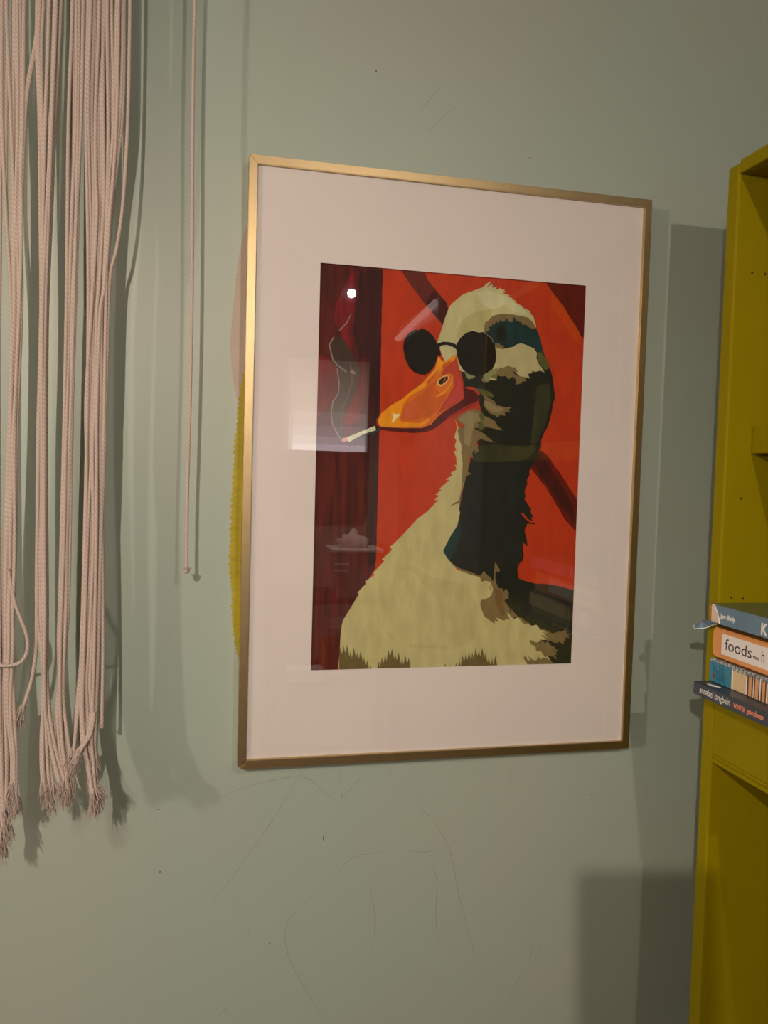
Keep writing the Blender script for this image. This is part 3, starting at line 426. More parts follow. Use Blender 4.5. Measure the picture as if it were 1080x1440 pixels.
# woodgrain lines in the maroon board at the left of the print
# glass pane
def glass_material():
    m = bpy.data.materials.new('picture_glass'); m.use_nodes = True; nt = m.node_tree
    for n in list(nt.nodes): nt.nodes.remove(n)
    out = nt.nodes.new('ShaderNodeOutputMaterial'); mix = nt.nodes.new('ShaderNodeMixShader')
    tr = nt.nodes.new('ShaderNodeBsdfTransparent'); gl = nt.nodes.new('ShaderNodeBsdfGlossy')
    gl.inputs['Roughness'].default_value = .0
    fr = nt.nodes.new('ShaderNodeFresnel'); fr.inputs['IOR'].default_value = 1.5
    geo = nt.nodes.new('ShaderNodeNewGeometry')
    sub = nt.nodes.new('ShaderNodeMath'); sub.operation = 'SUBTRACT'; sub.inputs[0].default_value = 1.0
    mul = nt.nodes.new('ShaderNodeMath'); mul.operation = 'MULTIPLY'
    m2 = nt.nodes.new('ShaderNodeMath'); m2.operation = 'MULTIPLY'; m2.inputs[1].default_value = 1.9   # both faces of the pane reflect
    nt.links.new(geo.outputs['Backfacing'], sub.inputs[1]); nt.links.new(fr.outputs[0], mul.inputs[0])
    nt.links.new(sub.outputs[0], mul.inputs[1]); nt.links.new(mul.outputs[0], m2.inputs[0])
    nt.links.new(m2.outputs[0], mix.inputs[0]); nt.links.new(tr.outputs[0], mix.inputs[1]); nt.links.new(gl.outputs[0], mix.inputs[2])
    nt.links.new(mix.outputs[0], out.inputs[0])
    return m
obj('glass_pane', bx((-IW, -.0222, -IH), (IW, -.0204, IH)), glass_material(), pic)['label'] = 'clear reflective glass pane'

# ------------------------------------------------------------------ macrame hanging
def cord_material():
    m = bpy.data.materials.new('cotton_cord'); m.use_nodes = True; nt = m.node_tree; b = nt.nodes['Principled BSDF']
    b.inputs['Roughness'].default_value = .9; b.inputs['Specular IOR Level'].default_value = .15
    uv = nt.nodes.new('ShaderNodeTexCoord'); sp = nt.nodes.new('ShaderNodeSeparateXYZ')
    nt.links.new(uv.outputs['UV'], sp.inputs[0])
    a = nt.nodes.new('ShaderNodeMath'); a.operation = 'MULTIPLY'; a.inputs[1].default_value = 3      # three strands
    c = nt.nodes.new('ShaderNodeMath'); c.operation = 'MULTIPLY_ADD'; c.inputs[1].default_value = 2.1
    nt.links.new(sp.outputs['X'], a.inputs[0]); nt.links.new(sp.outputs['Y'], c.inputs[0]); nt.links.new(a.outputs[0], c.inputs[2])
    s = nt.nodes.new('ShaderNodeMath'); s.operation = 'MULTIPLY'; s.inputs[1].default_value = 2*PI
    nt.links.new(c.outputs[0], s.inputs[0])
    si = nt.nodes.new('ShaderNodeMath'); si.operation = 'SINE'; nt.links.new(s.outputs[0], si.inputs[0])
    ab = nt.nodes.new('ShaderNodeMapRange'); ab.inputs['From Min'].default_value = -1
    nt.links.new(si.outputs[0], ab.inputs['Value'])
    mx = nt.nodes.new('ShaderNodeMix'); mx.data_type = 'RGBA'
    mx.inputs['A'].default_value = (.46, .39, .355, 1); mx.inputs['B'].default_value = (.60, .51, .465, 1)
    nt.links.new(ab.outputs[0], mx.inputs['Factor']); nt.links.new(mx.outputs['Result'], b.inputs['Base Color'])
    bp = nt.nodes.new('ShaderNodeBump'); bp.inputs['Strength'].default_value = .35; bp.inputs['Distance'].default_value = .0003
    nt.links.new(ab.outputs[0], bp.inputs['Height']); nt.links.new(bp.outputs[0], b.inputs['Normal'])
    return m
M_cord = cord_material()
M_wood = mat('dowel_wood', (.45, .28, .14), .5, noise=.15, nscale=20, stretch=(1, 8, 8))
M_steel = mat('steel', (.5, .5, .5), .35, metal=1)
CR = .0019
ROD_Z = .80
mac = thing('macrame_hanging', 'pinkish beige macrame wall hanging of long loose cotton cords at the left', 'wall hanging', (-.44, -.05, ROD_Z))
obj('dowel', tube(bmesh.new(), [(-.95, -.05, ROD_Z), (-.33, -.05, ROD_Z)], .009, 16), M_wood, mac)
for hx in (-.90, -.355):
    obj('wall_bracket', tube(tube(bmesh.new(), [(hx, .0, ROD_Z+.012), (hx, -.03, ROD_Z+.012), (hx, -.05, ROD_Z+.012)], .003, 8), [(hx, -.002, ROD_Z+.012), (hx, -.0005, ROD_Z+.012)], .012, 16), M_steel, mac)
def fray(bm, p, d, r, n, L, spread):
    for i in range(n):
        a = random.uniform(0, 2*PI); q = math.sqrt(random.random())*r
        s = p + Vector((math.cos(a)*q, math.sin(a)*q, .003))
        dr = Vector(d)+Vector((math.cos(a)*spread*random.uniform(.2, 1), math.sin(a)*spread*random.uniform(.2, 1), 0))
        l = L*random.uniform(.55, 1.1); w = Vector((random.uniform(-1, 1), random.uniform(-1, 1), 0))*l*.12
        tube(bm, [s, s+dr*l*.5+w, s+dr*l], lambda t: .00055*(1-.6*t), 4, False)
BUNCHES = [
 (4, [(0.4621, -0.5108, -0.4989), (0.2507, -0.5085, -0.4964), (0.0339, -0.5074, -0.4966), (-0.1876, -0.5056, -0.4954), (-0.2983, -0.5022, -0.4926), (-0.3548, -0.4982, -0.4887), (-0.3933, -0.4937, -0.4842)], 0),
 (7, [(0.4643, -0.5016, -0.4796), (0.3518, -0.501, -0.4768), (0.2521, -0.4984, -0.4782), (0.1513, -0.4932, -0.4789), (0.0198, -0.4938, -0.4822), (-0.0836, -0.4963, -0.4812), (-0.1579, -0.497, -0.4826), (-0.1878, -0.4961, -0.4823), (-0.2626, -0.4954, -0.483), (-0.306, -0.4923, -0.4765), (-0.3519, -0.4902, -0.4744)], 0),
 (3, [(0.4656, -0.4883, -0.4762), (0.3527, -0.4863, -0.4768), (0.2526, -0.4883, -0.4789), (0.1516, -0.4877, -0.4782), (0.0199, -0.4911, -0.4822), (-0.0836, -0.4929, -0.4819), (-0.1878, -0.4954, -0.4837), (-0.2625, -0.4981, -0.4871), (-0.3339, -0.4951, -0.4855), (-0.3761, -0.4904, -0.4822)], 0),
 (2, [(0.468, -0.4695, -0.4641), (0.4255, -0.4706, -0.4652), (0.3604, -0.4802, -0.4742), (0.2528, -0.4843, -0.4775), (0.1518, -0.4837, -0.4769), (0.02, -0.487, -0.4808), (-0.0836, -0.4874, -0.4806), (-0.2103, -0.489, -0.4821), (-0.3062, -0.4827, -0.4765), (-0.3557, -0.4804, -0.475)], 0),
 (4, [(0.4685, -0.4682, -0.4587), (0.4259, -0.4692, -0.4597), (0.3552, -0.4674, -0.4565), (0.255, -0.4653, -0.4529), (0.1533, -0.4632, -0.4535), (0.0209, -0.4643, -0.4539), (-0.0833, -0.464, -0.4528), (-0.1583, -0.4625, -0.452), (-0.2035, -0.4578, -0.4501), (-0.2641, -0.4537, -0.4452), (-0.308, -0.4465, -0.4352), (-0.3335, -0.4399, -0.4272), (-0.3457, -0.4366, -0.4253)], 0),
 (5, [(0.4711, -0.4519, -0.441), (0.3566, -0.4537, -0.4469), (0.2555, -0.4571, -0.4502), (0.1534, -0.4604, -0.4528), (0.021, -0.4608, -0.4525), (-0.0833, -0.4598, -0.4514), (-0.1583, -0.4576, -0.4499), (-0.211, -0.4557, -0.4507), (-0.264, -0.4572, -0.4495), (-0.286, -0.4579, -0.4473), (-0.3219, -0.4564, -0.4431), (-0.347, -0.4533, -0.4379)], 0),
 (2, [(0.4698, -0.4574, -0.4519), (0.3271, -0.4604, -0.4549), (0.1532, -0.4618, -0.457), (-0.0834, -0.464, -0.4591), (-0.1582, -0.4632, -0.4597), (-0.192, -0.4635, -0.4601), (-0.2258, -0.4674, -0.4632), (-0.2482, -0.4734, -0.4685), (-0.2631, -0.4781, -0.4733)], 0),
 (6, [(0.4738, -0.4376, -0.4197), (0.3594, -0.4373, -0.4193), (0.2578, -0.4378, -0.4232), (0.1552, -0.4376, -0.4278), (0.0218, -0.4399, -0.428), (-0.0831, -0.4423, -0.4289), (-0.1585, -0.4436, -0.4295), (-0.1887, -0.444, -0.4305), (-0.2342, -0.4427, -0.4328), (-0.2721, -0.4451, -0.4309), (-0.3011, -0.444, -0.427), (-0.3265, -0.4402, -0.4218), (-0.343, -0.4367, -0.4212)], 0),
 (2, [(0.4745, -0.4287, -0.4197), (0.2581, -0.4301, -0.4232), (0.0219, -0.4343, -0.428), (-0.0831, -0.4374, -0.4303), (-0.1585, -0.4365, -0.4309), (-0.2343, -0.4364, -0.4321), (-0.2648, -0.4353, -0.4304), (-0.2942, -0.4308, -0.4265), (-0.3174, -0.4278, -0.4221)], 0),
 (11, [(0.478, -0.4177, -0.3856), (0.3626, -0.4193, -0.3856), (0.2971, -0.4159, -0.3891), (0.2606, -0.4141, -0.3901), (0.1868, -0.414, -0.3935), (0.1571, -0.4145, -0.3975), (0.0677, -0.4171, -0.3965), (0.0077, -0.4165, -0.3972), (-0.0828, -0.4161, -0.3961), (-0.1892, -0.4184, -0.3976), (-0.235, -0.42, -0.3999), (-0.2656, -0.4197, -0.4002), (-0.2951, -0.4173, -0.4001), (-0.317, -0.4122, -0.3979), (-0.3388, -0.4072, -0.3964), (-0.3547, -0.4038, -0.3952)], 0),
 (3, [(0.4781, -0.4177, -0.3842), (0.3628, -0.4165, -0.3856), (0.2605, -0.4127, -0.3915), (0.1572, -0.413, -0.396), (0.0078, -0.4151, -0.3965), (-0.0828, -0.4147, -0.3961), (-0.1893, -0.4163, -0.3976), (-0.2657, -0.4154, -0.401), (-0.3025, -0.4084, -0.4013), (-0.3243, -0.4062, -0.3991)], 0),
 (1, [(0.482, -0.3778, -0.3743), (0.3948, -0.3789, -0.376), (0.3364, -0.3796, -0.3768), (0.2699, -0.3831, -0.3802), (0.2251, -0.389, -0.3861), (0.1876, -0.3957, -0.3928), (0.0683, -0.3972, -0.3936), (0.0005, -0.4007, -0.3972), (-0.1895, -0.3976, -0.394), (-0.2839, -0.3976, -0.3947)], 1),
 (2, [(0.4808, -0.3884, -0.3785), (0.3649, -0.3884, -0.38), (0.2614, -0.3972, -0.3901), (0.1577, -0.3989, -0.3946), (0.0231, -0.3996, -0.3938), (-0.0828, -0.4018, -0.3968), (-0.1894, -0.4034, -0.3976), (-0.266, -0.4039, -0.3988), (-0.3099, -0.4053, -0.3988), (-0.3316, -0.4046, -0.3981)], 0),
 (3, [(0.4758, -0.4204, -0.4121), (0.3608, -0.42, -0.4137), (0.1861, -0.4155, -0.4091), (0.0075, -0.4165, -0.4108), (-0.1891, -0.4191, -0.4134), (-0.2348, -0.4214, -0.4157), (-0.2652, -0.4239, -0.4175), (-0.2945, -0.4244, -0.4194), (-0.3146, -0.4265, -0.4201)], 0),
]
LOOPPTS = [Vector(q) for q in [(-0.489, -0.0601, -0.1128), (-0.4861, -0.0604, -0.1313), (-0.4822, -0.0618, -0.1482), (-0.4757, -0.0631, -0.1659), (-0.4705, -0.0644, -0.1807), (-0.4688, -0.0656, -0.1924), (-0.4707, -0.0658, -0.2027), (-0.4759, -0.0669, -0.2098), (-0.4855, -0.067, -0.2125), (-0.495, -0.067, -0.2123), (-0.5052, -0.064, -0.2143), (-0.5097, -0.0623, -0.2309), (-0.5106, -0.0632, -0.2904)]]
FOLDS = [[(-0.4026, -0.0629, -0.2647), (-0.404, -0.0668, -0.2803), (-0.4063, -0.0706, -0.2896), (-0.4113, -0.0742, -0.2973), (-0.4159, -0.0758, -0.3056), (-0.4178, -0.0769, -0.3112)], [(-0.4063, -0.0619, -0.2649), (-0.4072, -0.0648, -0.2808), (-0.4093, -0.0689, -0.2916), (-0.4142, -0.0735, -0.299), (-0.4174, -0.0751, -0.3073)], [(-0.4139, -0.059, -0.2693), (-0.4116, -0.0639, -0.2871), (-0.412, -0.0692, -0.3044), (-0.407, -0.0734, -0.3161), (-0.4041, -0.0731, -0.3263), (-0.4026, -0.0729, -0.3364)]]
def depth_at(z):       # distance of the cords from the wall; the free ends swing out
    for (za, da), (zb, db) in ((( .6, .052), (.0, .054)), ((.0, .054), (-.27, .059)), ((-.27, .059), (-.42, .085))):
        if z > zb: return da+(db-da)*max(0, (za-z)/(za-zb))
    return .085
def cord(path, frayed=1.0, r=CR, name='cord', parent=mac, blunt=False):
    pts = smoothpath(path, 5)
    bm = bmesh.new()
    e = pts[-1]; d = (pts[-1]-pts[-2]).normalized()
    tube(bm, pts, r, 8)
    if not blunt: fray(bm, e-d*.004, d, r*1.25, int(26*frayed), .020, .30)
    else: fray(bm, e-d*.002, d, r*1.1, 12, .004, .5)
    return obj(name, bm, M_cord, parent)
for n, env, blunt in BUNCHES:
    row = [random.uniform(-1, 1) for _ in range(n)]
    order = list(range(n)); random.shuffle(order)
    for i in range(n):
        ph, ph2, am = random.uniform(0, 6.28), random.uniform(0, 6.28), random.uniform(.05, .24)
        if n == 1: am = 0
        path = []; drop = random.uniform(-.012, .012) if n > 1 else 0
        z0 = env[0][0]; first = env[0]
        wf = (first[2]-first[1])
        cx = (first[1]+first[2])/2
        # up to the dowel
        f = (i+.5)/n
        for zz, sc in ((ROD_Z-.02, .9), (.68, 1.0), (.60, 1.0)):
            if zz > z0+.03:
                xx = first[1]+wf*f
                path.append(Vector((xx, -.052-.003*row[i]*(zz < .7), zz)))
        for j, (z, xl, xr) in enumerate(env):
            w = max(xr-xl-2*CR, 1e-4)
            crowd = n*2*CR/(w+2*CR)
            ff = f + am*math.sin(ph+z*9) + .04*math.sin(ph2+z*31)
            ff = max(0, min(1, ff))
            x = xl+CR+w*ff
            dd = depth_at(z) + CR*1.15*max(0, crowd-.6)*(1.2*math.sin(i*2.4+ph*.3+z*3)) + .001*row[i]
            path.append(Vector((x+random.uniform(-.0005, .0005), -dd, z+(drop if j == len(env)-1 else 0))))
        cord(path, blunt=blunt)
# the loose loop in the left bunch
loop = [(-.4855, -.088, -.10), (-.483, -.093, -.118), (-.476, -.096, -.135), (-.4685, -.098, -.155), (-.4655, -.099, -.174), (-.468, -.1, -.192), (-.476, -.1, -.203), (-.486, -.1, -.207), (-.497, -.1, -.208), (-.51, -.098, -.212), (-.52, -.095, -.25), (-.522, -.09, -.33)]
cord(LOOPPTS if 'LOOPPTS' in globals() else loop)
# the folded-back frayed end at the bottom of the right-hand bunch
for pth in FOLDS: cord([Vector(q) for q in pth], frayed=1.3)

# ------------------------------------------------------------------ single knotted cord
def plx(z): return -.3105+.0*z
hc = thing('knotted_string', 'single thin twisted cotton cord with a knotted end between macrame and frame', 'cord', (-.3105, -.041, .80))
path = [Vector((-.3105 + .0012*math.sin(z*11), -.041, z)) for z in [.80-.06*k for k in range(16)]]
path = [p for p in path if p.z > -.10] + [Vector((-.3106, -.041, -.113))]
obj('strand', tube(bmesh.new(), smoothpath(path, 6), .0019, 10), M_cord, hc)
bm = bmesh.new(); ico(bm, (-.3106, -.041, -.1165), .0038, 2)
fray(bm, Vector((-.3106, -.041, -.116)), Vector((0, 0, -.3)), .002, 26, .0085, 1.0)
obj('knot', bm, M_cord, hc)['label'] = 'knot with short frayed tuft'
obj('hook', tube(bmesh.new(), [(-.3105, 0, .803), (-.3105, -.03, .803), (-.3105, -.046, .803), (-.3105, -.048, .808)], .0018, 8), M_steel, hc)

# ------------------------------------------------------------------ bookcase
bc = thing('bookcase', 'mustard yellow painted wooden bookcase standing at the right edge', 'bookcase', (.28, -.13, FL))
X0, X1, YA, YB = .28, .60, -.132, -.72
T = .019
ZT = .3550
obj('side_panel', bx((X0, YA, FL), (X1, YA-T, ZT-.003), .0022), M_mustard, bc)
obj('side_panel', bx((X0, YB, FL), (X1, YB+T, ZT-.003), .0022), M_mustard, bc)
obj('top_board', bx((X0+.0004, YA-T-.0002, .3398), (X1, YB+T+.0002, ZT), .0015), M_mustard, bc)
obj('back_panel', bx((X1-.012, YA-T-.0002, FL+.05), (X1-.004, YB+T+.0002, .3396)), M_mustard, bc)
sh1 = obj('shelf', bx((.3122, YA-T-.0008, .0311), (X1-.013, YB+T+.0008, .0614), .0012), M_mustard, bc)
sh2 = obj('shelf', bx((X0+.019, YA-T-.0008, -.262), (X1-.013, YB+T+.0008, -.2425), .001), M_mustard, bc)
obj('apron', bx((X0+.0006, YA-T-.0003, -.3129), (X0+.0185, YB+T+.0003, -.2425), .001), M_mustard, bc)
obj('moulding', box(bx((X0-.0008, YA-T-.0003, -.3222), (X0+.018, YB+T+.0003, -.3172), .0012), (X0+.0012, YA-T-.0003, -.3176), (X0+.018, YB+T+.0003, -.3133), .001), M_mustard, bc)
obj('shelf', bx((X0+.002, YA-T-.0008, -.80), (X1-.013, YB+T+.0008, -.78), .001), M_mustard, bc)
obj('plinth', bx((X0+.004, YA-T-.0003, FL), (X0+.02, YB+T+.0003, FL+.07), .001), M_mustard, bc)
for hx, hz in ((.3025, .2334), (.319, .2330), (.2965, -.1335), (.3115, -.1345), (.3025, -.02), (.3365, .233)):
    bm = bmesh.new(); tube(bm, [(hx, YA-T+.003, hz), (hx, YA-T-.0004, hz)], .0012, 12); 
    obj('pin_hole', bm, M_dark, bc)
    bm = bmesh.new()
    ring = [(hx+.0016*math.cos(a), YA-T-.0002, hz+.0016*math.sin(a)) for a in [k*PI/8 for k in range(17)]]
    tube(bm, ring, .0004, 6, False); obj('pin_hole_rim', bm, M_mustard, bc)

# ------------------------------------------------------------------ books lying on the fixed shelf
M_page = mat('book_pages', (.62, .52, .40), .8, noise=.12, nscale=40, stretch=(.2, .2, 30))
def text(s, x, y, z, size, m, parent, name='lettering', sx=1., depth=.00018, tilt=0., bold=0., shear=0.):
    cu = bpy.data.curves.new('t', 'FONT'); cu.body = s; cu.size = size; cu.extrude = depth/2; cu.offset = bold; cu.shear = shear
    to = bpy.data.objects.new('t', cu); C.objects.link(to)
    me = bpy.data.meshes.new_from_object(to.evaluated_get(bpy.context.evaluated_depsgraph_get()))
    bpy.data.objects.remove(to); me.materials.clear(); me.materials.append(m); me.name = name
    # local x -> -y, local y -> +z, local z -> -x
    ct, st = math.cos(tilt), math.sin(tilt)
    for v in me.vertices:
        a, b, c = v.co.x*sx, v.co.y, v.co.z
        a, b = a*ct-b*st, a*st+b*ct
        v.co = Vector((x-c, y-a, z+b))
    o = bpy.data.objects.new(name, me); C.objects.link(o); o.parent = parent; o.matrix_parent_inverse = parent.matrix_world.inverted()
    return o
def panel(name, y0, y1, z0, z1, x, m, parent, th=.0004):
    return obj(name, bx((x-th, y0, z0), (x+.0002, y1, z1)), m, parent)
def textw(s, w_target, size, **k):   # horizontal scale so the word spans w_target
    cu = bpy.data.curves.new('t', 'FONT'); cu.body = s; cu.size = size
    to = bpy.data.objects.new('t', cu); C.objects.link(to); bpy.context.view_layer.update()
    w = to.dimensions.x; bpy.data.objects.remove(to); return w_target/w
KB = (.46, .34, .26)   # how brightly this corner is lit
def balb(c): return tuple(min(.9, v/k) for v, k in zip(lin(c), KB))
YL = -.152   # left ends of the books
SHELF = -.2423
# black cookbook at the bottom
M_blackbook = mat('black_cover', balb((40,40,42)), .35)
M_wtext = mat('pale_text', balb((170,160,150)), .6)
M_otext = mat('coral_text', balb((175,95,65)), .6)
bk = thing('book', 'black hardback with coral title at the bottom of the book stack', 'book', (.252, -.28, SHELF), 'books stacked on the bookcase shelf')
x0 = .2520; yl = -.1525; yr = -.40; z0, z1 = SHELF+.0002, -.2276
obj('cover', box(box(box(bmesh.new(), (x0, yl, z0), (x0+.003, yr, z1), .0009), (x0+.001, yl, z0), (x0+.20, yr, z0+.0022), .0006), (x0+.001, yl, z1-.0022), (x0+.20, yr, z1), .0006), M_blackbook, bk)
obj('page_block', bx((x0+.0032, yl-.004, z0+.0024), (x0+.195, yr+.004, z1-.0024)), M_page, bk)
text('annabel langbein', x0-.0002, -.1645, -.2375, .0105, M_wtext, bk, sx=textw('annabel langbein', .052, .0105))
text('WINTER', x0-.0002, -.2225, -.2372, .0072, M_otext, bk, sx=textw('WINTER', .0185, .0072), bold=.00012)
text('goodness', x0-.0002, -.2435, -.2368, .0085, M_otext, bk, sx=textw('goodness', .0245, .0085), bold=.0001, shear=.2)
bm = bmesh.new()
tube(bm, smoothpath([(.2600, -.1660, -.22745), (.2585, -.1700, -.22745), (.2600, -.1765, -.22745), (.2650, -.1830, -.22745)], 6), .0004, 6)
tube(bm, smoothpath([(.2610, -.1680, -.22745), (.2625, -.1740, -.22745), (.2645, -.1790, -.22745), (.2600, -.1765, -.22745)], 6), .00035, 6)
obj('cover_mark', bm, M_wtext, bk)
# wire bound teal and striped book
M_teal = mat('teal_cover', (.045, .27, .40), .45, noise=.05, nscale=80)
M_tealdark = mat('teal_print', balb((30,75,88)), .5)
M_creamc = mat('cream_cover', (.80, .64, .38), .5, noise=.06, nscale=60, stretch=(1, 12, .3))
M_tanc = mat('tan_stripe', (.74, .42, .20), .5)
M_brownc = mat('brown_stripe', balb((75,40,30)), .5)
M_whitec = mat('white_stripe', balb((190,180,170)), .5)
M_wire = mat('grey_wire', balb((95,98,98)), .4, metal=.3)
bk = thing('book', 'wire bound book with teal block and brown stripes on its spine', 'book', (.2724, -.28, -.2274), 'books stacked on the bookcase shelf')
x0 = .2718; yl = -.1524; z0, z1 = -.2272, -.2035
obj('page_block', bx((x0+.003, yl-.003, z0+.002), (x0+.17, -.405, z1-.0012)), M_page, bk)
obj('cover', box(box(bx((x0, yl, z0), (x0+.0025, -.41, z1-.0006), .0006), (x0+.001, yl, z0), (x0+.175, -.41, z0+.0018), .0005), (x0+.001, yl, z1-.0011), (x0+.175, -.41, z1-.0002), .0003), M_creamc, bk)
panel('teal_block', yl-.0003, -.1908, z0+.0004, z1-.0008, x0, M_teal, bk)
panel('portrait_photo', -.1588, -.1625, z0+.0042, z0+.0098, x0-.0002, M_brownc, bk)
for k in range(6):
    panel('small_print', -.1590-.0008*k, -.1596-.0008*k, z0+.0108, z1-.0035-.0008*(k % 3), x0-.0002, M_tealdark, bk)
for k, (ya, s) in enumerate(((-.1648, .75), (-.1672, .6), (-.1700, 1.), (-.1732, .9), (-.1765, .95), (-.1795, .55))):
    panel('vertical_lettering', ya, ya-.0016, z0+.003, z0+.003+.018*s, x0-.0002, M_tealdark, bk)
    for j in range(4): panel('lettering_gap', ya-.0002, ya-.0013, z0+.005+.0042*j, z0+.0062+.0042*j, x0-.0005, M_teal, bk, .0001)
st = [('w', .1924, .1932), ('w', .2148, .2168), ('b', .2168, .2192), ('t', .2192, .2240), ('b', .2240, .2262), ('w', .2262, .2274), ('b', .2274, .2292), ('t', .2292, .2344), ('b', .2344, .2360), ('w', .2360, .2380), ('b', .2380, .2400), ('t', .2400, .2442), ('b', .2442, .2462), ('w', .2462, .2480), ('t', .2480, .2550), ('b', .2550, .2572), ('t', .2572, .2640), ('b', .2640, .2670)]
for c, a, b in st: panel('stripe', -a, -b, z0+.0004, z1-.0008, x0, dict(w=M_whitec, b=M_brownc, t=M_tanc)[c], bk)
for k in range(24):      # double loop wire along the upper edge
    yy = yl-.004-.0065*k
    bm = bmesh.new()
    tube(bm, [(x0-.0012+.0024*math.cos(a)+.0014, yy-.0011*math.sin(a*.5), z1+.0002+.0026*math.sin(a)) for a in [k2*PI/5+.6 for k2 in range(9)]], .0006, 6)
    obj('wire_loop', bm, M_wire, bk)
    panel('page_tab', yy-.0022, yy-.0052, z1-.0012, z1+.0018, x0+.0006, M_whitec, bk, .0006)
bm = bmesh.new(); tube(bm, [(x0-.0012, yl-.002, z1+.0008), (x0-.0012, -.40, z1+.0008)], .0006, 6); obj('wire_spine', bm, M_wire, bk)
# orange book with rounded spine end and white label
M_orange = mat('orange_cover', (.80, .37, .13), .5, noise=.05, nscale=30)
M_label = mat('label_paper', balb((205,182,165)), .6)
M_ink = mat('book_ink', balb((40,28,30)), .6)
bk = thing('book', 'orange book whose white spine label reads foods that h', 'book', (.2742, -.28, -.1990), 'books stacked on the bookcase shelf')
x0 = .2738; yl = -.1524; z0, z1 = -.1990, -.1660
bm = bmesh.new(); r = .006; pts = []
for cy, cz, a0 in ((yl-r, z1-r, 0), (yl-r, z0+r, 0)): pass
prof = [(yl-r+r*math.cos(a), z1-r+r*math.sin(a)) for a in [PI/2*k/6 for k in range(7)]][::-1]
prof = [(yl-r+r*math.cos(a), z1-r+r*math.sin(a)) for a in [PI/2-PI/2*k/6 for k in range(7)]] + [(yl-r+r*math.cos(a), z0+r+r*math.sin(a)) for a in [-PI/2*k/6 for k in range(7)]] + [(-.39, z0), (-.39, z1)]
a = [bm.verts.new((x0, y, z)) for y, z in prof]; b = [bm.verts.new((x0+.16, y, z)) for y, z in prof]
bm.faces.new(a); bm.faces.new(b[::-1]); n = len(prof)
for i in range(n): bm.faces.new((a[i], b[i], b[(i+1) % n], a[(i+1) % n]))
bmesh.ops.recalc_face_normals(bm, faces=bm.faces)
es = [e for e in bm.edges if all(abs(v.co.x-x0) < 1e-6 for v in e.verts)]
bmesh.ops.bevel(bm, geom=es, offset=.0012, segments=2, affect='EDGES')
obj('cover', bm, M_orange, bk)
obj('page_block', bx((x0+.160, yl-.008, z0+.002), (x0+.1615, -.385, z1-.002)), M_page, bk)
panel('spine_label', -.1692, -.335, -.1935, -.1705, x0, M_label, bk)
text('foods', x0-.0004, -.1752, -.1872, .0178, M_ink, bk, sx=textw('foods', .0435, .0178), tilt=.0)
text('that', x0-.0004, -.2212, -.1862, .0052, M_ink, bk, sx=textw('that', .0092, .0052), bold=.0001)
text('h', x0-.0004, -.2336, -.1870, .0180, M_ink, bk, sx=.62)
# blue book with a torn cover on top
M_blue = mat('blue_cover', (.15, .26, .38), .4, noise=.08, nscale=25)
M_torn = mat('torn_board', balb((165,130,105)), .8, noise=.1, nscale=80)
M_tornedge = mat('torn_paper_edge', balb((195,175,160)), .8)
M_stitch = mat('stitched_signatures', balb((165,95,50)), .8)
M_bluetop = mat('top_cover_olive', balb((70,72,42)), .35)
bk = thing('book', 'blue hardback with torn spine on top of the book stack', 'book', (.281, -.28, -.1660), 'books stacked on the bookcase shelf')
x0 = .2680; yl = -.1526; z0, z1 = -.1600, -.1392
obj('page_block', bx((x0+.0022, yl-.001, z0+.0018), (x0+.195, -.397, z1-.0018)), M_page, bk)
obj('cover', box(bx((x0+.0012, yl, z0), (x0+.2, -.40, z0+.0016), .0005), (x0+.0012, yl, z1-.0016), (x0+.2, -.40, z1), .0005), M_bluetop, bk)
# spine cloth starts at a ragged tear
poly = [(-.1605, z1), (-.1635, z1-.0022), (-.1650, z1-.005), (-.1680, z1-.008), (-.1690, z1-.011), (-.1712, z1-.015), (-.1722, z0+.0005), (-.40, z0+.0005), (-.40, z1)]
def yzprism(poly, xa, xb):
    bm = bmesh.new()
    a = [bm.verts.new((xa, y, z)) for y, z in poly]; b = [bm.verts.new((xb, y, z)) for y, z in poly]
    bm.faces.new(a); bm.faces.new(b[::-1]); n = len(poly)
    for i in range(n): bm.faces.new((a[i], b[i], b[(i+1) % n], a[(i+1) % n]))
    bmesh.ops.recalc_face_normals(bm, faces=bm.faces); return bm
obj('spine_cloth', yzprism(poly, x0-.0004, x0+.0014), M_blue, bk)['label'] = 'blue spine covering, torn away at its left end'
obj('tear_edge', tube(bmesh.new(), smoothpath([(x0-.0006, y, z) for y, z in poly[:7]], 4), .0006, 6), M_tornedge, bk)['label'] = 'ragged pale paper edge of the tear'
obj('exposed_board', yzprism([(yl-.0035, z1-.0010), (-.1640, z1-.0006), (-.1740, z0+.001), (yl-.0035, z0+.001)], x0+.0002, x0+.0016), M_torn, bk)
for k in range(9):
    obj('signature_fold', tube(bmesh.new(), [(x0+.0008, yl-.0002, z1-.0032-.0017*k), (x0+.0006, yl-.0036, z1-.0032-.0017*k)], .0006, 6), M_stitch, bk)
